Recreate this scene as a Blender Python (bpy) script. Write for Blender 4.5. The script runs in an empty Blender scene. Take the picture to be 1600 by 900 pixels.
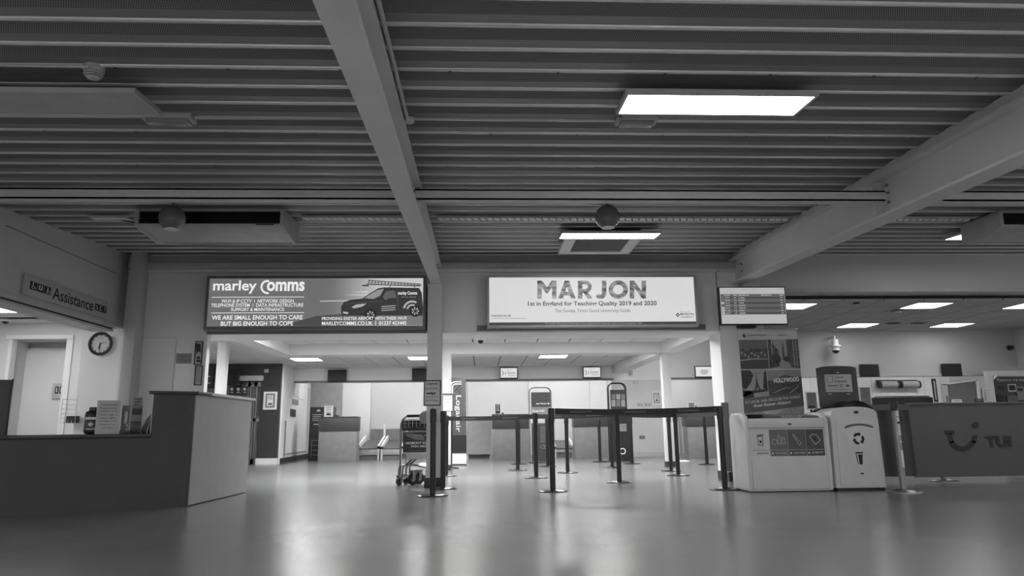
import bpy, bmesh, math, random
import numpy as np
from mathutils import Vector, Matrix
random.seed(7)
S = bpy.context.scene
COL = S.collection

# ------------------------------------------------------------------ camera
F = 1110.0; PITCH = math.radians(11.35); YAW = math.radians(2.75); ROLL = 0.0125; H = 0.70
fw = np.array([math.sin(YAW)*math.cos(PITCH), math.cos(YAW)*math.cos(PITCH), math.sin(PITCH)])
r0 = np.array([math.cos(YAW), -math.sin(YAW), 0]); u0 = np.cross(r0, fw)
rt = r0*math.cos(ROLL)-u0*math.sin(ROLL); up = u0*math.cos(ROLL)+r0*math.sin(ROLL)
CP = np.array([0, 0, H])
cam = bpy.data.cameras.new('camera'); cam.sensor_width = 36; cam.lens = F*36/1600
cam.clip_start = .05; cam.clip_end = 100
co = bpy.data.objects.new('camera', cam); COL.objects.link(co)
co.matrix_world = Matrix(((rt[0], up[0], -fw[0], CP[0]), (rt[1], up[1], -fw[1], CP[1]),
                          (rt[2], up[2], -fw[2], CP[2]), (0, 0, 0, 1)))
S.camera = co

# ------------------------------------------------------------------ world, exposure, light levels
WORLD = 0.8          # even ambient fill, let in by the open sides and behind the camera
MAIN_LAMP = 18.0       # lit LED panels of the dark main hall
REAR_FILL = 68.0        # fill panels added out of view behind the camera
BACK_FILL = 88.0       # ceiling panels of the bright check-in hall
SIDE_LAMP = 9.0
ALCOVE_LAMP = 34.0
w = bpy.data.worlds.new('world'); S.world = w; w.use_nodes = True
w.node_tree.nodes['Background'].inputs[0].default_value = (1, 1, 1, 1)
w.node_tree.nodes['Background'].inputs[1].default_value = WORLD
S.view_settings.view_transform = 'Standard'; S.view_settings.look = 'None'
S.view_settings.gamma = 1; S.view_settings.use_curve_mapping = False
S.view_settings.exposure = 0.0

# points of the measured photograph turned into points of the room
def ray(px, py): return fw+(px-800)/F*rt+(450-py)/F*up
def atY(px, py, Y): d = ray(px, py); return CP+d*(Y/d[1])
def atX(px, py, X): d = ray(px, py); return CP+d*(X/d[0])
def atZ(px, py, Z): d = ray(px, py); return CP+d*((Z-H)/d[2])
ZC0, SL, YR = 3.10, .066, 9.4
def zc(Y): return ZC0-SL*(YR-Y)
def atC(px, py, off=0):
    d = ray(px, py); t = (ZC0-SL*YR-off-H)/(d[2]-SL*d[1]); return CP+d*t
def RP(x0, y0, x1, y1, Y):           # pixel rectangle on a wall at depth Y -> x0,x1,z0,z1
    xm, ym = (x0+x1)/2, (y0+y1)/2
    return (atY(x0, ym, Y)[0], atY(x1, ym, Y)[0], atY(xm, y1, Y)[2], atY(xm, y0, Y)[2])

# ------------------------------------------------------------------ materials
def lin(v):
    v = v/255.0
    return v/12.92 if v <= .04045 else ((v+.055)/1.055)**2.4
MATS = {}
def mat(name, v, rough=.5, metal=0, amp=.08, scale=6, bump=0, bscale=60, coat=0):
    if name in MATS: return MATS[name]
    m = bpy.data.materials.new(name); m.use_nodes = True; N = m.node_tree.nodes; L = m.node_tree.links
    b = N['Principled BSDF']; b.inputs['Roughness'].default_value = rough; b.inputs['Metallic'].default_value = metal
    tc = N.new('ShaderNodeTexCoord'); n = N.new('ShaderNodeTexNoise'); n.inputs['Scale'].default_value = scale
    n.inputs['Detail'].default_value = 3
    L.new(tc.outputs['Object'], n.inputs['Vector'])
    r = N.new('ShaderNodeMapRange'); r.inputs[1].default_value = .3; r.inputs[2].default_value = .7
    c = lin(v); r.inputs[3].default_value = c*(1-amp); r.inputs[4].default_value = c*(1+amp)
    L.new(n.outputs['Fac'], r.inputs[0]); L.new(r.outputs[0], b.inputs['Base Color'])
    if coat: b.inputs['Coat Weight'].default_value = coat
    if bump:
        n2 = N.new('ShaderNodeTexNoise'); n2.inputs['Scale'].default_value = bscale
        L.new(tc.outputs['Object'], n2.inputs['Vector'])
        bp = N.new('ShaderNodeBump'); bp.inputs['Strength'].default_value = bump; bp.inputs['Distance'].default_value = .002
        L.new(n2.outputs['Fac'], bp.inputs['Height']); L.new(bp.outputs[0], b.inputs['Normal'])
    MATS[name] = m; return m
def emis(name, v, strength=1.0, g=None):
    """backlit print or lamp; g=(axis,x0,x1,v1) makes a printed gradient from v to v1 along an object axis"""
    if name in MATS: return MATS[name]
    m = bpy.data.materials.new(name); m.use_nodes = True; N = m.node_tree.nodes; L = m.node_tree.links
    b = N['Principled BSDF']; c = lin(v)
    b.inputs['Base Color'].default_value = (.05, .05, .05, 1); b.inputs['Roughness'].default_value = .3
    b.inputs['Emission Color'].default_value = (c, c, c, 1); b.inputs['Emission Strength'].default_value = strength
    tc = N.new('ShaderNodeTexCoord')
    n = N.new('ShaderNodeTexNoise'); n.inputs['Scale'].default_value = 2.5
    L.new(tc.outputs['Object'], n.inputs['Vector'])
    r = N.new('ShaderNodeMapRange'); r.inputs[3].default_value = .95; r.inputs[4].default_value = 1.05
    L.new(n.outputs['Fac'], r.inputs[0])
    mm = N.new('ShaderNodeMath'); mm.operation = 'MULTIPLY'; L.new(r.outputs[0], mm.inputs[0])
    mm.inputs[1].default_value = c
    if g:
        sx = N.new('ShaderNodeSeparateXYZ'); L.new(tc.outputs['Object'], sx.inputs[0])
        r2 = N.new('ShaderNodeMapRange'); r2.interpolation_type = 'SMOOTHSTEP'
        L.new(sx.outputs[g[0]], r2.inputs[0]); r2.inputs[1].default_value = g[1]; r2.inputs[2].default_value = g[2]
        r2.inputs[3].default_value = c; r2.inputs[4].default_value = lin(g[3]); L.new(r2.outputs[0], mm.inputs[1])
    L.new(mm.outputs[0], b.inputs['Emission Color'])
    MATS[name] = m; return m

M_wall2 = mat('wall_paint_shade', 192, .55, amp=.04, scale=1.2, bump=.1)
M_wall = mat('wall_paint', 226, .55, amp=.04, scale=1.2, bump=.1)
M_pale = mat('pale_wall_paint', 236, .5, amp=.03, scale=1.5)
M_white = mat('white_paint', 222, .5, amp=.03, scale=1.5)
M_bwall = mat('checkin_wall_paint', 205, .5, amp=.03, scale=1.5)
M_steel = mat('painted_steel', 206, .4, amp=.05, scale=2)
M_rail = mat('rail_paint', 185, .35)
M_deckl = mat('deck_lip', 225, .2, metal=.35, amp=.05, scale=3)  # brighter than the sheet: highlights along the lips put into the colour
M_deck = mat('deck_sheet', 132, .42, amp=.06, scale=2)
M_black = mat('black_plastic', 26, .35, amp=.2)
M_post = mat('black_post', 20, .3, amp=.1)
M_disc = mat('base_disc', 60, .25, metal=.6, amp=.2)
M_dark = mat('charcoal', 46, .5, amp=.1)
M_darkwall = mat('dark_wall_paint', 50, .5, amp=.08)
M_mid = mat('mid_grey', 120, .5)
M_lite = mat('light_grey', 190, .45)
M_print = mat('black_print', 22, .6)
M_printg = mat('grey_print', 90, .6)
M_printw = mat('white_print', 225, .6)
M_chrome = mat('brushed_metal', 150, .28, metal=.9)
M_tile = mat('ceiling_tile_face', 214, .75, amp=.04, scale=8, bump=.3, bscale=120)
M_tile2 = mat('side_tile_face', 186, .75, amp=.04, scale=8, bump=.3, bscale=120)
M_gap = mat('tile_gap', 36, .8)
M_bin = mat('bin_plastic', 208, .38, amp=.04, bump=.15, bscale=300)
M_kick = mat('skirting_dark', 52, .45)

# floor: polished speckled vinyl
M_floor = bpy.data.materials.new('vinyl_floor'); M_floor.use_nodes = True
def _floor():
    N = M_floor.node_tree.nodes; L = M_floor.node_tree.links; b = N['Principled BSDF']
    tc = N.new('ShaderNodeTexCoord')
    n1 = N.new('ShaderNodeTexNoise'); n1.inputs['Scale'].default_value = 140; n1.inputs['Detail'].default_value = 2
    n2 = N.new('ShaderNodeTexNoise'); n2.inputs['Scale'].default_value = .7; n2.inputs['Detail'].default_value = 5
    for n in (n1, n2): L.new(tc.outputs['Object'], n.inputs['Vector'])
    a = N.new('ShaderNodeMath'); a.operation = 'MULTIPLY_ADD'; L.new(n1.outputs['Fac'], a.inputs[0]); a.inputs[1].default_value = .12
    m2 = N.new('ShaderNodeMath'); m2.operation = 'MULTIPLY_ADD'; L.new(n2.outputs['Fac'], m2.inputs[0])
    m2.inputs[1].default_value = .06; m2.inputs[2].default_value = .10
    L.new(m2.outputs[0], a.inputs[2]); L.new(a.outputs[0], b.inputs['Base Color'])
    r = N.new('ShaderNodeMapRange'); L.new(n2.outputs['Fac'], r.inputs[0]); r.inputs[3].default_value = .21; r.inputs[4].default_value = .28
    L.new(r.outputs[0], b.inputs['Roughness'])
    n3 = N.new('ShaderNodeTexNoise'); n3.inputs['Scale'].default_value = 260; n3.inputs['Detail'].default_value = 2
    L.new(tc.outputs['Object'], n3.inputs['Vector'])
    bp = N.new('ShaderNodeBump'); bp.inputs['Strength'].default_value = .06; bp.inputs['Distance'].default_value = .001
    L.new(n3.outputs['Fac'], bp.inputs['Height']); L.new(bp.outputs[0], b.inputs['Normal'])
_floor()
# perforated sheet: hexagonal grid of round holes
M_perf = bpy.data.materials.new('perforated_sheet'); M_perf.use_nodes = True
def _perf():
    N = M_perf.node_tree.nodes; L = M_perf.node_tree.links; b = N['Principled BSDF']; b.inputs['Roughness'].default_value = .5
    tc = N.new('ShaderNodeTexCoord'); k = 2*math.pi/(.0115*.866)
    acc = None
    for a in (0, 60, 120):
        d = N.new('ShaderNodeVectorMath'); d.operation = 'DOT_PRODUCT'; L.new(tc.outputs['Object'], d.inputs[0])
        d.inputs[1].default_value = (math.sin(math.radians(a))*k, math.cos(math.radians(a))*k, 0)
        c = N.new('ShaderNodeMath'); c.operation = 'COSINE'; L.new(d.outputs['Value'], c.inputs[0])
        if acc is None: acc = c
        else:
            s = N.new('ShaderNodeMath'); s.operation = 'ADD'; L.new(acc.outputs[0], s.inputs[0]); L.new(c.outputs[0], s.inputs[1]); acc = s
    r = N.new('ShaderNodeMapRange'); L.new(acc.outputs[0], r.inputs[0])
    r.inputs[1].default_value = .1; r.inputs[2].default_value = .9; r.inputs[3].default_value = lin(136); r.inputs[4].default_value = lin(12)
    L.new(r.outputs[0], b.inputs['Base Color'])
_perf()

# ------------------------------------------------------------------ mesh helpers
ORG = {}
class MB:
    def __init__(s): s.v = []; s.f = []
    def add(s, vs, fs):
        o = len(s.v); s.v += [tuple(float(c) for c in p) for p in vs]; s.f += [tuple(i+o for i in f) for f in fs]; return s
    def box(s, x0, x1, y0, y1, z0, z1):
        return s.hexa([(x0, y0, z0), (x1, y0, z0), (x1, y1, z0), (x0, y1, z0), (x0, y0, z1), (x1, y0, z1), (x1, y1, z1), (x0, y1, z1)])
    def hexa(s, p):
        return s.add(p, [(0, 3, 2, 1), (4, 5, 6, 7), (0, 1, 5, 4), (1, 2, 6, 5), (2, 3, 7, 6), (3, 0, 4, 7)])
    def prism(s, pts, vec):
        n = len(pts); pts = [np.array(p, float) for p in pts]; vec = np.array(vec, float)
        return s.add(pts+[p+vec for p in pts], [tuple(range(n)), tuple(range(2*n-1, n-1, -1))]+[(i, (i+1) % n, (i+1) % n+n, i+n) for i in range(n)])
    def cyl(s, p0, p1, r, r1=None, n=16): return s.tube([p0, p1], r, n, r1)
    def tube(s, pts, r, n=8, r1=None, closed=False):
        pts = [Vector([float(c) for c in p]) for p in pts]; m = len(pts); vs = []
        prev = None
        for i, p in enumerate(pts):
            if closed: t = (pts[(i+1) % m]-pts[i-1]).normalized()
            else: t = (pts[min(i+1, m-1)]-pts[max(i-1, 0)]).normalized()
            if prev is None:
                a = Vector((0, 0, 1)) if abs(t.z) < .9 else Vector((1, 0, 0))
                x = t.cross(a).normalized()
            else: x = (prev-t*prev.dot(t)).normalized()
            prev = x; y = t.cross(x)
            rr = r if (r1 is None) else r+(r1-r)*i/(m-1)
            for k in range(n):
                an = 2*math.pi*k/n; vs.append(p+x*math.cos(an)*rr+y*math.sin(an)*rr)
        fs = []
        for i in range(m if closed else m-1):
            j = (i+1) % m
            for k in range(n): fs.append((i*n+k, i*n+(k+1) % n, j*n+(k+1) % n, j*n+k))
        if not closed: fs += [tuple(range(n-1, -1, -1)), tuple(range((m-1)*n, m*n))]
        return s.add(vs, fs)
    def lathe(s, prof, cx, cy, n=24, sx=1, sy=1):
        vs = []; m = len(prof)
        for r, z in prof:
            for k in range(n):
                a = 2*math.pi*k/n; vs.append((cx+r*sx*math.cos(a), cy+r*sy*math.sin(a), z))
        fs = [(i*n+k, i*n+(k+1) % n, (i+1)*n+(k+1) % n, (i+1)*n+k) for i in range(m-1) for k in range(n)]
        fs += [tuple(range(n-1, -1, -1)), tuple(range((m-1)*n, m*n))]
        return s.add(vs, fs)
    def build(s, name, m, parent=None, label=None, cat=None, group=None, kind=None, bev=0, seg=2, origin=None):
        if parent is not None: o = ORG[parent]
        elif origin is not None: o = np.array(origin, float)
        elif kind == 'structure': o = np.zeros(3)
        else:
            a = np.array(s.v); o = np.array([(a[:, 0].min()+a[:, 0].max())/2, (a[:, 1].min()+a[:, 1].max())/2, a[:, 2].min()])
        me = bpy.data.meshes.new(name); me.from_pydata([tuple(np.array(p)-o) for p in s.v], [], s.f)
        b = bmesh.new(); b.from_mesh(me); bmesh.ops.recalc_face_normals(b, faces=b.faces)
        if bev: bmesh.ops.bevel(b, geom=[e for e in b.edges if len(e.link_faces) == 2 and e.calc_face_angle(0) > .6], offset=bev, segments=seg, affect='EDGES', profile=.5, clamp_overlap=True)
        b.to_mesh(me); b.free()
        me.polygons.foreach_set('use_smooth', [True]*len(me.polygons)); me.set_sharp_from_angle(angle=math.radians(35))
        me.materials.append(m)
        ob = bpy.data.objects.new(name, me); COL.objects.link(ob); ORG[ob] = o
        if parent is None: ob.location = tuple(o)
        else: ob.parent = parent
        if label: ob['label'] = label
        if cat: ob['category'] = cat
        if group: ob['group'] = group
        if kind: ob['kind'] = kind
        return ob
def thing(name, label, cat, loc=(0, 0, 0), group=None, kind=None):
    o = bpy.data.objects.new(name, None); COL.objects.link(o); o.location = tuple(float(c) for c in loc); o.empty_display_size = .1
    ORG[o] = np.array(loc, float)
    if label: o['label'] = label
    if cat: o['category'] = cat
    if group: o['group'] = group
    if kind: o['kind'] = kind
    return o
def dup(root, loc, label=None, rotz=0, group=None):
    r = root.copy(); COL.objects.link(r); r.location = tuple(float(c) for c in loc); r.rotation_euler = (0, 0, rotz); ORG[r] = np.array(loc, float)
    if label: r['label'] = label
    if group: r['group'] = group
    for ch in list(root.children):
        c = ch.copy(); COL.objects.link(c); c.parent = r
        for g in ch.children:
            d = g.copy(); COL.objects.link(d); d.parent = c
    return r
def pxbox(x0, y0, x1, y1, Y, d, name, m, parent=None, **k):
    a = RP(x0, y0, x1, y1, Y); return MB().box(a[0], a[1], Y, Y+d, a[2], a[3]).build(name, m, parent, **k)
def pxpoly(pts, Y, d, name, m, parent=None, **k):
    return MB().prism([atY(p[0], p[1], Y) for p in pts], (0, d, 0)).build(name, m, parent, **k)
def pxpolys(lst, Y, d, name, m, parent=None, **k):
    b = MB()
    for pts in lst: b.prism([atY(p[0], p[1], Y) for p in pts], (0, d, 0))
    return b.build(name, m, parent, **k)
def circ(cx, cy, r, n=16, a0=0, a1=360, ry=None):
    ry = ry or r
    return [(cx+r*math.cos(math.radians(a0+(a1-a0)*i/(n if a1-a0 == 360 else n-1))), cy+ry*math.sin(math.radians(a0+(a1-a0)*i/(n if a1-a0 == 360 else n-1)))) for i in range(n)]
def ring(cx, cy, r, wd, a0, a1, n=14):
    o = [(cx+(r+wd/2)*math.cos(math.radians(a0+(a1-a0)*i/n)), cy+(r+wd/2)*math.sin(math.radians(a0+(a1-a0)*i/n))) for i in range(n+1)]
    q = [(cx+(r-wd/2)*math.cos(math.radians(a0+(a1-a0)*i/n)), cy+(r-wd/2)*math.sin(math.radians(a0+(a1-a0)*i/n))) for i in range(n+1)]
    return [[o[i], o[i+1], q[i+1], q[i]] for i in range(n)]
def seg(x0, y0, x1, y1, wd):
    dx, dy = x1-x0, y1-y0; l = math.hypot(dx, dy); nx, ny = -dy/l*wd/2, dx/l*wd/2
    return [(x0+nx, y0+ny), (x1+nx, y1+ny), (x1-nx, y1-ny), (x0-nx, y0-ny)]
def textv(body, O, R, U, w, h, m, parent, bold=0, shear=0, name='lettering', res=3, keep=False, label=None):
    """lettering fitted into a w x h frame whose lower left corner is O"""
    cu = bpy.data.curves.new('t', 'FONT'); cu.body = body; cu.size = 1; cu.offset = bold; cu.shear = shear; cu.resolution_u = res
    cu.align_x = 'CENTER'
    to = bpy.data.objects.new('t', cu); COL.objects.link(to)
    me0 = to.to_mesh(); V = np.array([v.co[:] for v in me0.vertices]); P = [tuple(p.vertices) for p in me0.polygons]
    to.to_mesh_clear(); bpy.data.objects.remove(to); bpy.data.curves.remove(cu)
    a, b = V.min(0), V.max(0); sx = w/(b[0]-a[0]); sy = h/(b[1]-a[1])
    R, U, O = np.array(R, float), np.array(U, float), np.array(O, float)
    Nn = np.cross(R, U)
    W = O+np.outer((V[:, 0]-a[0])*sx, R)+np.outer((V[:, 1]-a[1])*sy, U)+Nn*.0015
    o = ORG[parent]
    me = bpy.data.meshes.new(name); me.from_pydata([tuple(p-o) for p in W], [], P); me.materials.append(m)
    ob = bpy.data.objects.new(name, me); COL.objects.link(ob); ob.parent = parent; ORG[ob] = o
    if label: ob['label'] = label
    return ob
def pxtext(body, x0, y0, x1, y1, Y, m, parent, **k):
    a = RP(x0, y0, x1, y1, Y); return textv(body, (a[0], Y, a[2]), (1, 0, 0), (0, 0, 1), a[1]-a[0], a[3]-a[2], m, parent, **k)

# ================================================================== SETTING
YW = 9.65; XL = -4.75; YH = 10.35; YB = 18.55; ZT = 2.335; YS = 13.3
XWL = RP(318, 520, 320, 700, YW)[0]; XWR = atY(1130, 600, YW)[0]; XWR2 = atY(1187, 480, YW)[0]
ZH = atY(700, 520, YW)[2]
fl = thing('floor', None, None, kind='structure')
MB().box(-10, 13, -5, 23, -.1, 0).build('vinyl_sheet', M_floor, fl)

# sloping ribbed deck ceiling: one panel per rib
ce = thing('ceiling', None, None, kind='structure')
def ribs():
    PT = .2565; ph = 3.24
    n0 = int((-4.5-ph)/PT); ang = math.atan(SL)
    prof = [('p', [(-.2565, .034), (-.238, .034), (-.112, 0)]),
            ('s', [(-.112, 0), (-.034, -.002)]), ('l', [(-.034, -.002), (-.031, -.010), (-.017, -.015), (-.005, -.012), (0, -.002), (0, .034)])]
    X0, X1 = -5.2, 10.5
    meshes = []
    for nm, m, pts in (('perforated_web', M_perf, prof[0][1]), ('flat_strip', M_deck, prof[1][1]), ('rolled_lip', M_deckl, prof[2][1])):
        me = bpy.data.meshes.new(nm); vs = []; fs = []
        for (y, z) in pts: vs += [(X0, y, z+SL*y), (X1, y, z+SL*y)]
        for i in range(len(pts)-1): fs.append((2*i, 2*i+1, 2*i+3, 2*i+2))
        me.from_pydata(vs, [], fs); me.materials.append(m)
        if nm == 'rolled_lip':
            me.polygons.foreach_set('use_smooth', [True]*len(me.polygons))
        meshes.append(me)
    k = n0
    while True:
        Y = ph+PT*k
        if Y > YW+.1: break
        # one deck panel = web + strip + lip joined in a single mesh with three materials
        if k == n0:
            me = bpy.data.meshes.new('deck_panel'); vs = []; fs = []; mi = []
            for mi_, src in enumerate(meshes):
                o = len(vs); vs += [tuple(v.co) for v in src.vertices]; fs += [tuple(i+o for i in p.vertices) for p in src.polygons]; mi += [mi_]*len(src.polygons)
            me.from_pydata(vs, [], fs)
            for src in meshes: me.materials.append(src.materials[0])
            me.polygons.foreach_set('material_index', mi)
            me.polygons.foreach_set('use_smooth', [i == 2 for i in mi])
            proto = me
        ob = bpy.data.objects.new('deck_panel', proto); COL.objects.link(ob); ob.parent = ce; ob.location = (0, Y, zc(Y))
        k += 1
    # backing sheet above the ribs
    MB().hexa([(X0, -5, zc(-5)+.06), (X1, -5, zc(-5)+.06), (X1, YH, zc(YH)+.06), (X0, YH, zc(YH)+.06),
               (X0, -5, zc(-5)+.12), (X1, -5, zc(-5)+.12), (X1, YH, zc(YH)+.12), (X0, YH, zc(YH)+.12)]).build('roof_backing', M_deck, ce)
    # fasteners dotted along every few lips
    b = MB()
    for kk, off in ((2, .1), (6, .35), (9, .0), (12, .2), (16, .1)):
        Y = ph+PT*kk
        for i in range(22):
            x = -4.6+off+i*.62
            b.box(x-.008, x+.008, Y-.02, Y-.004, zc(Y)-.017, zc(Y)-.005)
    b.build('deck_screws', M_black, ce, kind='stuff')
ribs()

# back wall with header over the opening
wb = thing('wall_back', None, None, kind='structure')
zt = zc(YW)+.1
MB().box(XWL, XWR+.01, YW, YH, ZH, zt).build('header', M_wall, wb)
MB().box(XL-.01, XWL, YW, YW+.12, 0, zt).build('wall_section', M_wall, wb)
MB().box(XL-.01, XWL, YW+.12, YH, ZH, zt).build('header_return', M_wall, wb)
MB().box(XWR, XWR2-.25, YW, 10.1, 0, zt).build('wall_section', M_pale, wb)
MB().box(XWR+.01, XWR2-.2, 10.1, YH, ZH, zt).build('header_return', M_wall, wb)
# joint lines / proud panels on the left section
a = RP(206, 424, 316, 527, YW); MB().box(a[0], XWL-.02, YW-.018, YW, a[2], a[3]-.03).build('header_panel', M_wall, wb, bev=.004)
a = RP(206, 529, 271, 640, YW); MB().box(a[0], a[1], YW-.014, YW, .12, a[3]).build('wall_panel', M_pale, wb, bev=.004)
a = RP(273, 529, 314, 640, YW); MB().box(a[0], XWL-.02, YW-.014, YW, .12, a[3]).build('wall_panel', M_pale, wb, bev=.004)
z0 = atY(700, 411, YW)[2]; z1 = atY(700, 424, YW)[2]
t1 = thing('trim_1', None, None, kind='structure')
XR3 = atY(1157, 415, YW)[0]
MB().box(XL+.02, XR3, YW-.09, YW-.02, z1+.03, z0).build('rounded_rail', M_rail, t1, bev=.02, seg=4)
MB().box(XL+.02, XR3, YW-.05, YW-.003, z1-.02, z1+.03).build('lower_strip', M_wall, t1, bev=.005)
t1b = thing('trim_2', None, None, kind='structure')
MB().box(XL+.02, XR3, YW-.02, YW-.001, z0+.01, zt-.02).build('steel_band', mat('band_paint', 168, .5), t1b)
t3 = thing('trim_3', None, None, kind='structure')   # thin edge strip under the header
MB().box(XWL, XWR, YW-.012, YW-.001, ZH, ZH+.02).build('edge_strip', M_white, t3)

# left wall: header over a wide opening into the assistance room
wl = thing('wall_left', None, None, kind='structure')
zl = atX(100, 487, XL)[2]
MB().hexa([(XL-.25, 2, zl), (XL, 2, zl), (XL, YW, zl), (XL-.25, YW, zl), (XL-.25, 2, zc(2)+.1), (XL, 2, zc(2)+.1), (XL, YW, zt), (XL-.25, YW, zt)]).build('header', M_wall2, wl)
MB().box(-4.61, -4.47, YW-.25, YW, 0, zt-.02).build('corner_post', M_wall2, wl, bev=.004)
MB().box(XL-.27, XL+.012, 2, YW-.26, zl-.03, zl+.035).build('edge_trim', M_lite, wl, bev=.005)
MB().box(XL-.24, XL-.01, 2, YW-.26, zl-.05, zl-.03).build('shutter_slot', M_print, wl)
MB().box(XL-.27, XL+.004, 2, YW-.26, zl-.075, zl-.05).build('lower_trim', M_lite, wl)
for i, (x0, y0, x1, y1) in enumerate(((0, 322, 194, 396),)):
    p, q = atX(x0+8, y0+30, XL), atX(x1-12, y1+22, XL)
    MB().box(XL, XL+.006, p[1], q[1], p[2]-.004, p[2]+.004).build('joint_line', M_mid, wl)

# assistance room behind the left opening
YC = 9.8; YD = 10.7
wr = thing('wall_room', None, None, kind='structure')
xa = atY(126, 560, YC)[0]
MB().box(xa, -4.5, YC, YC+.6, 0, ZH).build('clock_wall', M_pale, wr)
xb = atY(108, 560, YD)[0]; xc = atY(12, 560, YD)[0]; zd = atY(60, 530, YD)[2]
MB().box(xb, xa+.02, YD, YD+.5, 0, 2.6).build('wall_section', M_bwall, wr)
MB().box(-10, xc, YD, YD+.5, 0, 2.6).build('wall_section', M_bwall, wr)
MB().box(xc, xb, YD, YD+.5, zd, 2.6).build('lintel', M_bwall, wr)
MB().box(xc-.3, xb+.3, YD+.5, YD+.6, 0, 2.6).build('recess_wall', M_bwall, wr)
d1 = thing('door_1', None, None, kind='structure')
x0, x1 = atY(20, 600, YD+.4)[0], atY(96, 600, YD+.4)[0]
MB().box(x0, x1, YD+.42, YD+.47, .01, zd-.08).build('door_leaf', M_white, d1, bev=.004)
MB().box(xc+.0, xc+.05, YD-.02, YD+.1, 0, zd-.002).build('door_frame', M_white, d1)
MB().box(xb-.05, xb+.04, YD-.02, YD+.1, 0, zd-.002).build('door_frame', M_white, d1)
MB().box(xc-.04, xb+.04, YD-.03, YD-.001, zd, zd+.06).build('door_frame', M_white, d1)
p = atY(21, 648, YD+.36)
MB().cyl((p[0], YD+.42, p[2]), (p[0], YD+.36, p[2]), .012).cyl((p[0], YD+.37, p[2]), (p[0], YD+.31, p[2]), .028, n=20).build('door_knob', M_chrome, d1)
zr = atY(60, 502, YD)[2]
cr = thing('ceiling_room', None, None, kind='structure')
MB().box(-10, XL-.26, 3, YD+.6, zr+.02, zr+.1).build('soffit', M_tile, cr)
for i in range(8):
    for j in range(8):
        MB().box(-9.9+i*.6+.004, -9.9+i*.6+.596, 5.9+j*.6+.004, 5.9+j*.6+.596, zr, zr+.019).build('ceiling_tile', M_tile, cr) if -9.9+i*.6+.6 < XL-.26 else None
def led_panel(x, y, z, w, d, label, strength_m, cat='ceiling light', group=None, tilt=0, fr=.018, th=.03, off=False, frm=None):
    t = thing('ceiling_light', label, cat, (x, y, z), group)
    def hx(x0, x1, y0, y1, za, zb):
        f = lambda yy: (yy-y)*tilt
        return [(x0, y0, za+f(y0)), (x1, y0, za+f(y0)), (x1, y1, za+f(y1)), (x0, y1, za+f(y1)), (x0, y0, zb+f(y0)), (x1, y0, zb+f(y0)), (x1, y1, zb+f(y1)), (x0, y1, zb+f(y1))]
    a, b, c, d_ = x-w/2, x+w/2, y-d/2, y+d/2
    m = MB().hexa(hx(a, b, c, c+fr, z, z+th)).hexa(hx(a, b, d_-fr, d_, z, z+th)).hexa(hx(a, a+fr, c+fr, d_-fr, z, z+th)).hexa(hx(b-fr, b, c+fr, d_-fr, z, z+th))
    m.hexa(hx(a+fr, b-fr, c+fr, d_-fr, z+th-.006, z+th)); m.build('frame', frm or M_lite, t)
    MB().hexa(hx(a+fr, b-fr, c+fr, d_-fr, z+.004, z+.01)).build('diffuser', strength_m, t)
    return t
E_main = emis('lamp_main', 255, MAIN_LAMP); E_rear = emis('fill_rear', 255, REAR_FILL); E_back = emis('fill_checkin', 255, BACK_FILL)
E_side = emis('lamp_side', 255, SIDE_LAMP); E_alc = emis('lamp_alcove', 255, ALCOVE_LAMP)

# ---- check-in hall
cc = thing('ceiling_checkin', None, None, kind='structure')
MB().box(-7.5, 3.5, YH-.02, YB+.02, ZT+.02, ZT+.12).build('soffit', M_gap, cc)
tile_me = None
for i in range(18):
    for j in range(7):
        x = -7.3+i*.6; y = YH+.02+j*1.18
        if tile_me is None:
            o = MB().box(0, .578, 0, 1.16, 0, .02).build('ceiling_tile', M_tile, cc); tile_me = o.data
        else:
            o = bpy.data.objects.new('ceiling_tile', tile_me); COL.objects.link(o); o.parent = cc
        o.location = (x, y, ZT)
MB().box(3.5, 6.6, YH, YB+.02, 3.1, 3.2).build('high_soffit', M_tile, cc)
# bulkhead beams
XBL = atY(452, 556, 13.4)[0]; XBR = atY(1034, 554, 13.4)[0]; ZB = atY(700, 553, 13.4)[2]
bk = thing('trim_4', None, None, kind='structure')
MB().box(XBL, XBR, 13.4, 13.8, ZB, ZT+.02).build('cross_bulkhead', M_white, bk)
MB().box(XBL-.3, XBL, YH, 13.8, ZB, ZT+.02).build('side_bulkhead', M_white, bk)
MB().box(XBR, XBR+.3, YH, YB, ZB, 3.1).build('side_bulkhead', M_white, bk)
for nm, (xa_, xb_), Yc, lab in (('a', (691, 704.5), 13.42, 'slim white column standing behind the main steel post, carrying the cross bulkhead'),
                     ('b', (1036, 1049), 13.5, 'grey column under the corner of the right ceiling bulkhead'),
                     ('c', (336, 350), 12.9, 'white column left, in front of the dark shop wall')):
    x0, x1 = atY(xa_, 600, Yc)[0], atY(xb_, 600, Yc)[0]
    t = thing('support_column', lab, 'column', ((x0+x1)/2, Yc, 0))
    MB().box(x0, x1, Yc, Yc+.16, 0, ZB if nm != 'c' else ZT).build('shaft', M_white, t, bev=.004)
    MB().box(x0-.01, x1+.01, Yc-.01, Yc+.17, 0, .1).build('skirting', M_kick if nm != 'c' else M_white, t)

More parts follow.
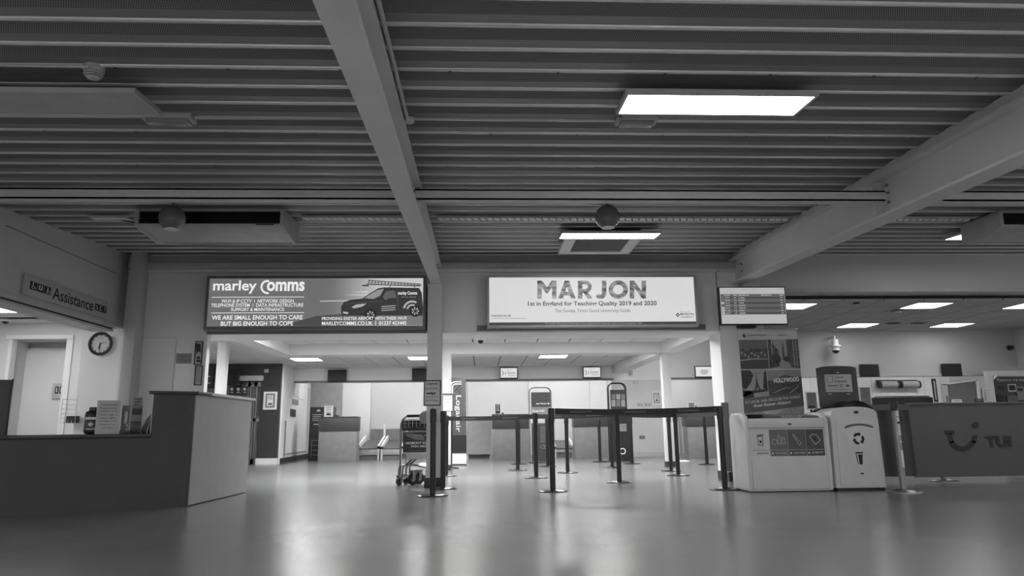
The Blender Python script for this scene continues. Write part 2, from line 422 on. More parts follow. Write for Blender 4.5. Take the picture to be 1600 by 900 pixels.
wf = thing('wall_far', None, None, kind='structure')
ZF = atY(740, 596, YB)[2]; XFL = atY(437, 600, YB)[0]; XFR = atY(941, 600, YB)[0]
zfd = atY(700, 592, YB)[2]
MB().box(XFL-.3, 6.6, YB, YB+.2, ZF, 3.2).build('header', M_pale, wf)
MB().box(XFL-.1, XFR+.3, YB-.03, YB, ZF, ZF+.05).build('shutter_rail', M_mid, wf)
X1w = atY(948, 600, YB)[0]; X2w = atY(1048, 600, YB)[0]
MB().box(X1w+.15, X2w, YB, YB+.2, 0, ZF).build('wall_section', M_bwall, wf)
MB().box(X1w+.15, X2w, YB-.015, YB, 0, .12).build('skirting', M_lite, wf)
MB().box(X2w, 6.6, YB-.03, YB, ZF, ZF+.05).build('shutter_rail', M_mid, wf)
# alcove behind header: back boards
YA = 21.0
wa = thing('wall_alcove', None, None, kind='structure')
def board(px0, px1, m, nm='back_board', z1=2.9, Y=YA):
    a0, a1 = atY(px0, 640, Y)[0], atY(px1, 640, Y)[0]; MB().box(a0+.004, a1-.004, Y, Y+.06, 0, z1).build(nm, m, wa, bev=.004)
board(470, 484, M_white); board(484, 534, mat('alcove_grey', 150, .5)); board(534, 579, M_white)
board(579, 730, M_bwall); board(730, 826, M_bwall); board(826, 922, M_white); board(922, 950, M_white); board(950, 1050, M_bwall); board(1050, 1125, M_bwall)
# low wall behind the conveyors
a = RP(579, 670, 668, 715, YA-.3); MB().box(a[0], a[1]+.6, YA-.3, YA-.02, 0, a[3]).build('low_partition', M_mid, wa)
MB().box(XFL-.3, 6.6, YA+.07, YA+.2, 0, 3.2).build('rear_sheet', M_bwall, wa)
MB().box(XFL-.3, 6.6, YB+.2, YA, 2.95, 3.1).build('alcove_soffit', M_tile, wa)
# side wall running back on the left with notices
ws = thing('wall_side', None, None, kind='structure')
P0, P1 = (atY(437, 720, 17.3)[0], 17.3), (atY(481, 715, YA)[0], YA)
def sidebox(t0, t1, z0, z1, thk, m, nm, par, off=0):
    d = np.array(P1)-np.array(P0); n = np.array([d[1], -d[0]])/np.hypot(*d)   # facing right
    a = np.array(P0)+d*t0+n*off; b = np.array(P0)+d*t1+n*off
    c, e = b+n*thk, a+n*thk
    return MB().hexa([(a[0], a[1], z0), (b[0], b[1], z0), (c[0], c[1], z0), (e[0], e[1], z0), (a[0], a[1], z1), (b[0], b[1], z1), (c[0], c[1], z1), (e[0], e[1], z1)]).build(nm, m, par)
sidebox(0, 1, 0, 2.9, -.15, M_white, 'wall_sheet', ws)
sidebox(0, 1, 0, .13, .012, M_kick, 'skirting', ws)
sidebox(.1, .12, .15, 1.0, .02, M_mid, 'conduit', ws); sidebox(.1, .9, .2, .22, .02, M_mid, 'conduit', ws)
sidebox(.88, .92, .15, ZF, .03, M_lite, 'corner_strip', ws)
# dark shop wall
YK = 17.2
wk = thing('wall_shop', None, None, kind='structure')
xk0, xk1 = atY(436, 650, YK)[0], atY(405, 650, YK)[0]
MB().box(xk1, xk0, YK, YK+.2, 0, ZT).build('dark_pier', M_darkwall, wk)
zo = atY(390, 597, YK)[2]; xk2 = atY(368, 650, YK)[0]
MB().box(-7.6, xk1, YK, YK+.2, zo, ZT).build('dark_fascia', M_darkwall, wk)
MB().box(-7.6, xk1, YK+.2, YK+.3, 0, zo).build('rear_sheet', mat('shopback', 120, .5), wk)
MB().box(-7.6, -7.5, YH, YK+.3, 0, 2.6).build('end_wall', M_bwall, wk)
MB().box(xk1-.02, xk0+.02, YK-.03, YK, 0, .14).build('skirting', M_white, wk)
a = RP(369, 587, 411, 595, YK-.06); MB().box(a[0], a[1], YK-.1, YK, a[2], a[3]).build('shutter_box', M_lite, wk, bev=.006)
d2 = thing('door_2', None, None, kind='structure')
for (p0, p1) in ((372, 386), (387, 396), (397, 407)):
    a = RP(p0, 600, p1, 724, YK+.05)
    M = MB().box(a[0], a[0]+.03, YK+.05, YK+.1, .02, zo).box(a[1]-.03, a[1], YK+.05, YK+.1, .02, zo).box(a[0], a[1], YK+.05, YK+.1, .02, .12)
    M.box(a[0], a[1], YK+.05, YK+.1, zo-.1, zo).box(a[0], a[1], YK+.05, YK+.1, .98, 1.06).build('door_frame', M_chrome, d2)
    MB().box(a[0]+.03, a[1]-.03, YK+.07, YK+.08, .12, zo-.1).build('glass_pane', mat('door_glass', 105, .15), d2)

# ---- right-hand room
ZR = atY(1400, 456, YW)[2]
XR = 12.5
fs = thing('fascia_right', None, None, kind='structure'); fs.name = 'wall_right'
pts = []
zr0, zr1 = ZR, zc(YW)+.1
for i in range(9):
    t = i/8; pts.append((XWR2-.24, YW+.02+.22*(1-math.cos(t*math.pi/2)) if 0 else YW+.05, zr0+(zr1-zr0)*t))
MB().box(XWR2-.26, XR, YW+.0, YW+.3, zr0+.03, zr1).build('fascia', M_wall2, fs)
MB().box(XWR2-.26, XR, YW-.025, YW+.32, zr0-.0, zr0+.035).build('edge_trim', M_lite, fs, bev=.004)
ZR2 = atY(1400, 517, YS)[2]
cs = thing('ceiling_side', None, None, kind='structure')
MB().box(XWR2-.5, XR, YW+.3, YS+.1, ZR2+.02, ZR2+.1).build('soffit', M_gap, cs)
tm = None
for i in range(15):
    for j in range(7):
        if tm is None:
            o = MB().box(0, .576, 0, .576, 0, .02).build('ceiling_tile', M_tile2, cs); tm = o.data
        else:
            o = bpy.data.objects.new('ceiling_tile', tm); COL.objects.link(o); o.parent = cs
        o.location = (XWR2-.4+i*.6, YW+.0+.31+j*.6 if j < 6 else YS-.5, ZR2)
        if j == 6: o.location[1] = YW+.31+5*.6+.0; o.location[2] = ZR2+.001
w2 = thing('wall_right_far', None, None, kind='structure'); w2.name = 'wall_right_rear'
ZE = atY(1400, 588, YS)[2]; xs1 = atY(1589, 560, YS)[0]
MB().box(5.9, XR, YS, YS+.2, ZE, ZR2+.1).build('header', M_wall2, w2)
MB().box(5.9, atY(1547, 590, YS)[0], YS-.04, YS, ZE-.01, ZE+.035).build('ledge', M_lite, w2, bev=.004)
MB().box(xs1, XR, YS-1.2, YS, atY(1595, 575, YS)[2], ZR2).build('side_box', M_bwall, w2)
YQ = 15.6
MB().box(5.9, XR, YQ, YQ+.15, 0, 2.4).build('rear_sheet', M_bwall, w2)
MB().box(5.9, XR, YS+.2, YQ, 2.35, 2.45).build('rear_soffit', M_tile, w2)
for i in range(22):
    x = atY(1252, 600, YQ-.02)[0]+i*.2
    if x < atY(1470, 600, YQ)[0]: MB().box(x+.003, x+.197, YQ-.02, YQ, .8, 2.2).build('wall_plank', M_white, w2)
wp = thing('wall_partition', None, None, kind='structure')
def slab(P, Q, z0, z1, t, m, nm, par):
    P, Q = np.array(P, float), np.array(Q, float); d = Q-P; n = np.array([-d[1], d[0]])/np.hypot(*d)*t
    return MB().hexa([(*P, z0), (*Q, z0), (*(Q+n), z0), (*(P+n), z0), (*P, z1), (*Q, z1), (*(Q+n), z1), (*(P+n), z1)]).build(nm, m, par)
slab((3.58, 10.1), (6.0, 14.2), 0, 3.1, .1, M_bwall, 'partition_sheet', wp)
slab((6.0, 14.2), (6.5, YB), 0, 3.1, .1, M_bwall, 'partition_sheet', wp)
MB().box(5.95, 6.05, YS, YQ, 0, 2.6).build('partition_end', M_bwall, wp)

bb = thing('baseboard_back', None, None, kind='structure')
MB().box(XWR-.01, XWR2-.24, YW-.02, YW, 0, .12).build('skirting', M_kick, bb)
MB().box(XWR-.012, XWR, YW-.02, 10.1, 0, .12).build('skirting', M_kick, bb)
MB().box(XL+.1, XWL+.01, YW-.03, YW-.014, 0, .12).build('skirting', M_kick, bb)

# ================================================================== STEELWORK
YP = 5.62
def ibeam(Xa, Ya, Xb, Yb, dz, fwid, depth, label, plates=()):
    t = thing('steel_beam', label, 'beam', (Xa, Ya, zc(Ya)-dz))
    def sweep(x0, x1, za, zb, nm, m=M_steel):
        v = []
        for (X, Y) in ((Xa, Ya), (Xb, Yb)):
            z = zc(Y)-dz; v.append([(X+x0, Y, z+za), (X+x1, Y, z+za), (X+x1, Y, z+zb), (X+x0, Y, z+zb)])
        return MB().hexa([v[0][0], v[0][1], v[1][1], v[1][0], v[0][3], v[0][2], v[1][2], v[1][3]]).build(nm, m, t)
    h = fwid/2; BT = depth
    sweep(-h, h, 0, .022, 'bottom_flange'); sweep(-.008, .008, .022, BT-.022, 'web'); sweep(-h, h, BT-.022, BT, 'top_flange')
    sweep(-.03, .03, BT, dz+.005, 'packer')
    for (Y, side) in plates:
        X = Xa+(Xb-Xa)*(Y-Ya)/(Yb-Ya); z = zc(Y)-dz
        q = MB().box(min(X, X+side*h*.98), max(X, X+side*h*.98), Y-.008, Y+.008, z+.022, z+BT-.022).build('stiffener_plate', M_steel, t)
    return t
bl = ibeam(-.49, .2, -.575, 9.5, .44, .142, .27, 'left long sloping steel roof beam meeting the central post above the lettered signs', [(YP, 1), (YP, -1)])
br = ibeam(3.20, .2, 3.62, 9.62, .44, .19, .35, 'right long sloping steel roof beam running down to the departures screen', [(YP, 1), (YP, -1)])
# bolted end brackets on right beam
def bolts(par, pts, r=.012):
    b = MB()
    for (x, y, z, nx) in pts: b.cyl((x, y, z), (x+nx*.02, y, z), r, n=6)
    return b.build('bolt', M_chrome, par)
def beamX(b, Y): return (-.49-.085*(Y-.2)/9.3) if b is bl else (3.20+.42*(Y-.2)/9.42)
for b_, s in ((bl, 1), (br, -1)):
    for dz_ in (.12, .2, .27):
        Y = YP; X = beamX(b_, Y)+s*.009; z = zc(Y)-.44+dz_
        bolts(b_, [(X, Y-.1, z, s)]); 
    bolts(b_, [(beamX(b_, 9.3)+s*.009, 9.3, zc(9.3)-.3, s)]); bolts(b_, [(beamX(b_, 9.3)+s*.009, 9.3, zc(9.3)-.2, s)])
# purlins crossing the hall
yp = YP-.02; zp0 = atY(900, 318, yp+.05)[2]; zp1 = atY(900, 296.5, yp-.05)[2]
print('purlin', zp0, zp1, zc(yp))
def purlin(x0, x1, label):
    t = thing('purlin', label, 'beam', ((x0+x1)/2, yp, zp0), 'purlins crossing the roof')
    MB().box(x0, x1, yp-.05, yp+.05, zp0, zp0+.012).box(x0, x1, yp-.05, yp-.038, zp0, zp1-.0).box(x0, x1, yp-.05, yp+.05, zp1-.012, zp1).build('channel', M_steel, t)
    MB().box(x0, x0+.012, yp-.08, yp+.06, zp0-.03, zp1+.03).build('end_plate', M_steel, t)
    MB().box(x1-.012, x1, yp-.08, yp+.06, zp0-.03, zp1+.03).build('end_plate', M_steel, t)
purlin(XL, beamX(bl, yp)-.012, 'horizontal purlin from the left wall to the left roof beam')
purlin(beamX(bl, yp)+.012, beamX(br, yp)-.012, 'horizontal purlin between the two sloping roof beams')
purlin(beamX(br, yp)+.012, 10.4, 'horizontal purlin right of the right roof beam')
# central post
x0, x1 = atY(667, 600, 9.44)[0], atY(690, 600, 9.44)[0]
cpst = thing('steel_post', 'central full height grey steel post with dark plinth, between the two lettered signs', 'column', ((x0+x1)/2, 9.52, 0))
zt_ = zc(9.5)-.44
MB().box(x0, x1, 9.44, 9.455, .1, zt_).box(x0, x1, 9.615, 9.63, .1, zt_).box((x0+x1)/2-.006, (x0+x1)/2+.006, 9.455, 9.615, .1, zt_).build('shaft', M_steel, cpst)
MB().box(x0-.02, x1+.025, 9.42, 9.645, 0, .12).build('plinth', M_kick, cpst, bev=.004)
MB().box(x0-.005, x1+.005, 9.42, 9.645, zt_-.012, zt_).build('cap_plate', M_steel, cpst)
x0, x1 = atY(1159, 420, 9.5)[0], atY(1186, 420, 9.5)[0]
rp = thing('steel_post', 'grey steel post at the right end of the sign wall, behind the departures screen', 'column', ((x0+x1)/2, 9.52, 0))
MB().box(x0, x1, 9.5, 9.64, .1, zc(9.6)-.45).build('shaft', M_steel, rp, bev=.006)
MB().box(x0-.01, x1+.01, 9.48, 9.642, 0, .12).build('plinth', M_kick, rp)

# ================================================================== CEILING THINGS
def ceil_pt(px, py, off): p = atC(px, py, off); return p
lspec = [(1116, 165, 'large lit rectangular panel light, brightest and nearest, right of centre'),
         (952, 369, 'small looking lit panel light above the white university sign'),
         (1560, 371, 'lit panel light almost hidden behind the right air conditioning unit')]
for px, py, lab in lspec:
    p = ceil_pt(px, py, .10); led_panel(p[0], p[1], p[2], 1.16, .33, lab, E_main, tilt=SL)
    t = None
# hangers of the lit lights are the unlit-panel style frames: unlit one on the left
pa = atC(225, 164, .12)
M_off = mat('unlit_diffuser', 170, .4)
led_panel(pa[0]-.72, pa[1]+.0, pa[2], 1.5, .36, 'long unlit panel light cut by the left edge of the picture', M_off, tilt=SL, fr=.014)
for i, (x, y) in enumerate(((-2.6, .3), (2.2, .3), (-2.4, -2.5), (2.4, -2.5), (5.6, 1.4))):  # fill lamps added behind the camera to brighten hall and front walls
    led_panel(x, y, zc(y)-.09, 1.2, .36, 'unseen fill panel light added behind the viewer', E_rear, tilt=SL, group='fill lights added behind the viewer')
# check-in hall lights (square)
blights = [(479, 562, 'left square light in the check-in ceiling, beside the dark shop wall'),
           (660, 560, 'square check-in ceiling light partly behind the central post'),
           (864, 557.5, 'square check-in ceiling light below the white university sign')]
for px, py, lab in blights:
    p = atZ(px, py, ZT-.012); led_panel(p[0], p[1], p[2], .62, .58, lab, emis('lamp_checkin_rear', 255, 34), fr=.01, th=.02)
for x in (-5.6, -2.4, -.2, 2.0):
    led_panel(x, 11.3, ZT-.012, .6, .6, 'unseen square fill light added behind the sign wall', E_back, group='fill lights added out of sight behind the sign wall', fr=.01, th=.02)
for x in (-2.6, -.1, 2.2):  # more hidden lamps, added to lift the far header
    led_panel(x, 14.35, ZT-.012, .6, .6, 'unseen square fill light added behind the cross bulkhead', emis('fill_checkin_middle', 255, 52), group='fill lights added out of sight behind the cross bulkhead', fr=.01, th=.02)
led_panel(4.8, 15.0, 3.08, .6, .6, 'unseen square fill light added in the raised ceiling on the right of the check-in hall', E_back, fr=.01, th=.02)  # added fill lamp, never in view
for x in (-3.3, -1.3, .8, 2.9, 5.4):
    led_panel(x, YB+1.1, 2.92, 1.2, .3, 'tube light over the baggage conveyors', E_alc, group='lights over the conveyors behind the header')
# side room lights
for (px, py, lab) in ((1238, 479, 'lit square light beside the departures screen edge'), (1447, 478, 'lit square light in the side room, front row centre'),
                      (1609, 478.5, 'lit square light in the side room, front row cut by right edge'), (1340, 509, 'lit square light in the side room, rear row left'),
                      (1487, 508.5, 'lit square light in the side room, rear row right')):
    p = atZ(px, py, ZR2-.012); led_panel(p[0], p[1], p[2], .56, .5, lab, E_side, fr=.008, th=.02)
p = atZ(6, 484, zr-.01); E_room = emis('lamp_room', 255, 26)
led_panel(p[0]-.05, p[1], p[2], .5, .5, 'lit light in the assistance room ceiling at the left edge', E_room, fr=.008, th=.02)
led_panel(-6.6, 8.2, zr-.012, .6, .6, 'lit light of the assistance room, out of view', E_room, fr=.01, th=.02)
for x in (7.0, 9.5): led_panel(x, 14.4, 2.33, 1.0, .2, 'tube light behind the side room header', E_alc, group='lights behind the side room header')

# suspended air conditioning units
def ac_unit(X0, X1, Y1, Y2, label, seedflip=1):
    z1 = zc(Y1)-.02; z0 = atY(330, 352, Y1)[2]; zm = z0-.02
    t = thing('air_conditioner', label, 'air conditioner', ((X0+X1)/2, (Y1+Y2)/2, z0-.03), 'ceiling suspended air conditioners')
    zg = z0+.01
    MB().box(X0+.03, X1-.03, Y1+.03, Y2-.02, z0+.01, z1+.03).build('casing', M_lite, t, bev=.01)
    M = MB()
    for i in range(8):
        z = zg+.012+i*(z1-zg-.03)/8; M.box(X0+.04, X1-.04, Y1+.005, Y1+.028, z, z+.006)
    M.build('intake_grille', M_black, t)
    MB().box(X0+.03, X1-.03, Y1+.028, Y1+.032, zg, z1-.01).build('grille_back', M_black, t)
    prof = [(Y1, z0+.012), (Y1+.05, z0-.01), (Y2-.15, z0-.035), (Y2-.02, z0-.02), (Y2-.02, z0+.01), (Y1, z0+.02)]
    MB().prism([(X0+.03, y, z) for y, z in prof], (X1-X0-.06, 0, 0)).build('underside_panel', M_lite, t, bev=.006)
    for x in (X0, X1-.04):
        pr = [(Y1-.01, z1), (Y1-.01, z0+.01), (Y1+.08, z0-.03), (Y2-.1, z0-.06), (Y2, z0-.03), (Y2, z1+.03)]
        MB().prism([(x, y, z) for y, z in pr], (.04, 0, 0)).build('end_cap', mat('ac_cap', 180, .4), t, bev=.008)
    MB().box(X1-.28, X1-.10, Y1-.0, Y1+.004, z0+.004, z0+.016).build('status_lights', M_black, t)
    MB().box(X0+.1, X0+.14, Y1+.2, Y1+.24, z1, z1+.07).box(X1-.14, X1-.1, Y1+.2, Y1+.24, z1, z1+.07).build('hanging_bracket', M_chrome, t)
    return t
ac_unit(atY(211, 340, 7.0)[0], atY(444, 340, 7.0)[0], 7.0, 7.62, 'long ceiling air conditioner on the left above the van sign')
xq = atY(1562, 345, 7.0)[0]
ac_unit(xq, xq+1.5, 7.0, 7.62, 'ceiling air conditioner cut by the right edge of the picture')

# cassette unit
p0 = atC(885, 376, .12); p1 = atC(975, 393, .12)
t = thing('cassette_unit', 'square ceiling cassette with dark grille just behind the lit panel above the university sign', 'air conditioner', ((p0[0]+p1[0])/2, (p0[1]+p1[1])/2, p0[2]))
cx, cy = (p0[0]+p1[0])/2+.03, (p0[1]+p1[1])/2; hw = .46; zq = zc(cy)-.12
cy = min(cy, 9.15)
MB().box(cx-hw, cx+hw, cy-.4, cy-.3, zq, zq+.05).box(cx-hw, cx+hw, cy+.3, cy+.4, zq, zq+.05).box(cx-hw, cx-hw+.14, cy-.3, cy+.3, zq, zq+.05).box(cx+hw-.14, cx+hw, cy-.3, cy+.3, zq, zq+.05).build('bezel', M_white, t, bev=.008)
M = MB()
for i in range(12): M.box(cx-hw+.14, cx+hw-.14, cy-.29+i*.05, cy-.27+i*.05, zq+.006, zq+.02)
M.box(cx-hw+.14, cx+hw-.14, cy-.3, cy+.3, zq+.03, zq+.04); M.build('grille', M_mid, t)
MB().box(cx-hw+.02, cx+hw-.02, cy-.38, cy+.38, zq+.05, zc(cy)-.03).build('housing', M_mid, t)

# globes
for (px, py, lab) in ((269, 341, 'round globe in front of the left air conditioner'), (949, 339, 'round globe above the white university sign')):
    c = atY(px, py, 6.72); r_ = .122
    t = thing('globe_lamp', lab, 'lamp', (c[0], c[1], c[2]-r_))
    pr = [(r_*math.sin(a_), c[2]-r_*math.cos(a_)) for a_ in [math.pi*(.14+i/16*.86) for i in range(17)]]
    pr[-1] = (.002, c[2]+r_)
    MB().lathe(pr, c[0], c[1], 32).build('globe', mat('globe_glass', 120, .18, amp=.03), t)
    MB().lathe([(.066, c[2]-r_*.93), (.066, c[2]-r_*.88), (.01, c[2]-r_*.88)], c[0], c[1], 32).build('bottom_rim', M_white, t)
    MB().cyl((c[0], c[1], c[2]+r_-.005), (c[0], c[1], zc(c[1])-.002), .012).build('stem', M_mid, t)

# perforated cable tray crossing the hall
def tray(x0, x1, lab):
    Y = 7.32; z = zc(Y)-.03
    t = thing('cable_tray', lab, 'cable tray', ((x0+x1)/2, Y, z), 'slotted cable tray across the roof')
    MB().box(x0, x1, Y-.055, Y-.045, z-.012, z+.012).box(x0, x1, Y+.045, Y+.055, z-.012, z+.012).build('side_rail', M_lite, t)
    b = MB(); n = int((x1-x0)/.075)
    for i in range(n):
        x = x0+.01+i*.075; b.hexa([(x, Y-.045, z-.01), (x+.058, Y-.045, z-.01), (x+.058+.03, Y+.045, z-.01), (x+.03, Y+.045, z-.01), (x, Y-.045, z-.002), (x+.058, Y-.045, z-.002), (x+.088, Y+.045, z-.002), (x+.03, Y+.045, z-.002)])
    b.build('rungs', M_pale, t, kind='stuff')
tray(-4.05, atY(208, 340, 7.3)[0]-.03, 'short slotted tray on the roof left of the left air conditioner')
tray(atY(470, 340, 7.3)[0], beamX(bl, 7.3)-.1, 'short slotted tray between the left air conditioner and the left roof beam')
tray(beamX(bl, 7.3)+.1, beamX(br, 7.3)-.1, 'slotted tray on the roof between the two roof beams')
tray(beamX(br, 7.3)+.1, xq-.05, 'slotted tray on the roof right of the right roof beam')

# emergency lights, detector, conduits
for (x0, y0, x1, y1, lab) in ((224, 184, 303, 199, 'small flat emergency light under the unlit panel'), (960, 187, 1028, 202, 'small flat emergency light left below the large lit panel')):
    c = atC((x0+x1)/2, (y0+y1)/2, .05); wd = (x1-x0)/F*c[1]*1.02
    t = thing('emergency_light', lab, 'emergency light', (c[0], c[1], c[2]))
    MB().box(c[0]-wd/2, c[0]+wd/2, c[1]-.06, c[1]+.06, c[2]+.012, c[2]+.05).build('housing', M_lite, t, bev=.006)
    MB().box(c[0]-wd/2+.025, c[0]+wd/2-.025, c[1]-.045, c[1]+.045, c[2]-.01, c[2]+.014).build('lens', mat('lens', 150, .2), t, bev=.01)
    MB().box(c[0]-wd/2+.01, c[0]-wd/2+.03, c[1]-.065, c[1]-.058, c[2]+.018, c[2]+.036).build('clip', M_mid, t)
c = atC(146, 116, .05)
t = thing('smoke_detector', 'round smoke detector on the ribs at upper left', 'smoke detector', (c[0], c[1], c[2]-.03))
MB().lathe([(.055, c[2]+.05), (.055, c[2]+.02), (.046, c[2]+.012)], c[0], c[1]).build('base', M_lite, t)
MB().lathe([(.046, c[2]+.01), (.05, c[2]), (.05, c[2]-.004)], c[0], c[1]).lathe([(.046, c[2]-.009), (.044, c[2]-.014)], c[0], c[1]).lathe([(.038, c[2]-.019), (.03, c[2]-.027), (.01, c[2]-.03)], c[0], c[1]).build('head', M_lite, t)
MB().lathe([(.036, c[2]+.0), (.036, c[2]-.02)], c[0], c[1]).build('vent', M_black, t)
def conduit(pts, r, lab, m=M_lite, **k):
    return MB().tube(pts, r, 8).build('conduit', m, label=lab, cat='conduit', **k)
conduit([atC(-60, 101, .03), atC(140, 104, .03)], .009, 'thin conduit running to the smoke detector from the left')
conduit([atC(304, 185, .025), atC(565, 186, .025)], .007, 'thin conduit from the left emergency light to the roof beam')
conduit([atC(644, 186, .025), atC(960, 188, .025)], .007, 'thin conduit from the junction box to the right emergency light')
conduit([atC(586, -20, .03), atC(637, 187, .03)], .012, 'conduit running alongside the left roof beam')
c = atC(639, 189, .03)
MB().lathe([(.03, c[2]-.012), (.036, c[2]-.006), (.036, c[2]+.02)], c[0], c[1], 20).build('junction_box', M_steel, label='round junction box where the two conduits meet beside the beam', cat='junction box')
c1, c2 = atC(255, 346, .03), atC(180, 343, .03)
conduit([c2, (c2+c1)/2+np.array([0, 0, -.03]), c1], .006, 'loose dark cable sagging left of the left air conditioner', M_print)

# ================================================================== SIGNS
def frame_box(t, x0, x1, z0, z1, Yf, Yb, fr, mf, name='frame'):
    MB().box(x0, x1, Yf, Yb, z1-fr, z1).box(x0, x1, Yf, Yb, z0, z0+fr).box(x0, x0+fr, Yf, Yb, z0+fr, z1-fr).box(x1-fr, x1, Yf, Yb, z0+fr, z1-fr).build(name, mf, t)
YF = YW-.17
# van sign
a = RP(321, 431, 665, 515, YF)
t = thing('lightbox_sign', 'wide lightbox advert with white lettering on the left and a dark van on the right', 'sign', ((a[0]+a[1])/2, YF, a[2]))
frame_box(t, a[0], a[1], a[2], a[3], YF-.01, YW-.03, .035, mat('sign_frame', 118, .35, metal=.3))
MB().box(a[0]+.035, a[1]-.035, YF+.03, YW-.04, a[2]+.035, a[3]-.035).build('box_back', M_mid, t)
E_van = emis('van_print', 112, .9, g=(0, .1, 1.0, 205))
MB().box(a[0]+.03, a[1]-.03, YF+.004, YF+.012, a[2]+.05, a[3]-.02).build('print_panel', E_van, t)
E_w = emis('white_lit_print', 238, .95); E_wd = emis('dark_lit_print', 48, .9); E_wm = emis('mid_lit_print', 96, .9); E_wl = emis('pale_lit_print', 180, .9)
Yp = YF+.001
ed = emis('sea_print', 70, .9, g=(0, .1, .9, 120))
pxpolys([[(493, 494), (560, 488), (662, 482), (662, 508), (420, 509), (455, 505)]], YF+.003, .002, 'printed_road', ed, t)
pxpolys([[(536, 461), (580, 459.5), (580, 461.5)], [(548, 456), (575, 455), (575, 457)], [(500, 470), (640, 468), (640, 469.5), (500, 471)]], YF+.003, .001, 'printed_cloud', emis('cloud_print', 215, .95), t)
pxtext('marley', 333, 438, 401, 459, Yp, E_w, t, bold=.02)
pxtext('omms', 417, 440, 476, 455, Yp, E_w, t, bold=.03)
pxpolys(ring(418, 448.5, 9.5, 3, 80, 285, 16), Yp, .001, 'letter_swirl', E_w, t)
pxpolys([seg(331, 464.5, 475, 464, .9), seg(330, 489, 475, 488.5, .9)], Yp, .001, 'rule_line', E_w, t)
pxtext('WI-FI & IP CCTV  I  NETWORK DESIGN', 346, 467.5, 459, 473, Yp, E_w, t, bold=.012)
pxtext('TELEPHONE SYSTEM  I  DATA INFRASTRUCTURE', 330, 474, 474, 479.5, Yp, E_w, t, bold=.012)
pxtext('SUPPORT & MAINTENANCE', 361, 481, 444, 486, Yp, E_w, t, bold=.012)
pxtext('WE ARE SMALL ENOUGH TO CARE', 331, 492.5, 473, 499.5, Yp, E_w, t, bold=.02)
pxtext('BUT BIG ENOUGH TO COPE', 345, 502, 458, 509, Yp, E_w, t, bold=.02)
# van
van = [(533, 487), (533, 479), (537, 472), (548, 468.5), (566, 466.5), (577, 459), (591, 450.5), (600, 449), (655, 450), (659, 458), (661, 482), (660, 493), (534, 493)]
vp = pxpoly(van, YF+.0, .003, 'printed_van', E_wd, t)
pxpolys([[(569, 466), (578, 460), (590, 453), (600, 451), (594, 462), (584, 467)]], Yp-.002, .001, 'van_windscreen', emis('glass_lit', 150, .9), vp)
pxpolys([[(598, 464), (603, 455), (617, 453.5), (619, 465), (601, 467)]], Yp-.002, .001, 'van_window', E_wm, vp)
pxpolys([seg(620, 453, 622, 484, .6), seg(540, 475, 598, 470, .6), circ(603, 466, 3, 8)], Yp-.002, .001, 'van_seam', E_wm, vp)
pxpolys([[(549, 480), (556, 476), (573, 474), (566, 479), (553, 482)]], Yp-.002, .001, 'van_headlamp', E_wl, vp)
pxpolys([seg(536, 488, 544, 489.5, 3)], Yp-.002, .001, 'number_plate', E_wl, vp)
for wx, wy, rr in ((579, 492, 9.5), (649, 486, 9)):
    pxpolys([circ(wx, wy, rr, 20)], Yp-.003, .001, 'van_wheel', emis('tyre_lit', 20, .9), vp)
    pxpolys([[(wx+1.5*math.cos(q), wy+1.5*math.sin(q)), (wx+6*math.cos(q-.25), wy+6*math.sin(q-.25)), (wx+6*math.cos(q+.25), wy+6*math.sin(q+.25))] for q in [i*math.tau/7 for i in range(7)]], Yp-.0045, .001, 'wheel_spoke', E_wl, vp)
pxpolys(ring(644, 484, 13, 3, 190, 300, 10)+ring(644, 484, 7.5, 2.5, 190, 300, 8), Yp-.006, .001, 'van_swirl', E_wl, vp)
pxtext('marley Comms', 622, 455, 652, 462, Yp-.003, E_w, vp, bold=.02)
pxtext('wi-fi  cctv  networks', 627, 463, 650, 465, Yp-.003, E_wl, vp)
for i in range(3): pxpolys([seg(596, 479+i*3.2, 618, 477.5+i*3.2, 1.1)], Yp-.003, .001, 'van_text_line', E_wl, vp)
M = [seg(566, 446, 576, 446.5, 2), seg(575, 438, 657, 444, 1.2), seg(572, 444, 657, 447, 1.4), seg(575, 441, 657, 445.5, .8)]
M += [seg(577+i*5, 438+i*.36, 575+i*5.2, 445+i*.1, 1) for i in range(17)]+[seg(610, 446, 608, 450, 1), seg(648, 447, 648, 450, 1)]
pxpolys(M, Yp-.002, .001, 'van_roof_ladder', E_wd, vp)
pxtext('PROVIDING EXETER AIRPORT WITH THEIR WI-FI', 503, 495, 635, 500, Yp-.006, E_w, t, bold=.015)
pxtext('MARLEYCOMMS.CO.UK  I  01237 423445', 503, 502, 635, 508, Yp-.006, E_w, t, bold=.015)
# darker grey strip on the header under sign
a = RP(303, 508, 666, 523, YW-.01)
MB().box(XWL+.0, a[1], YW-.03, YW-.013, a[2]+.01, a[3]).build('under_strip', mat('strip_dark', 120, .5), t)

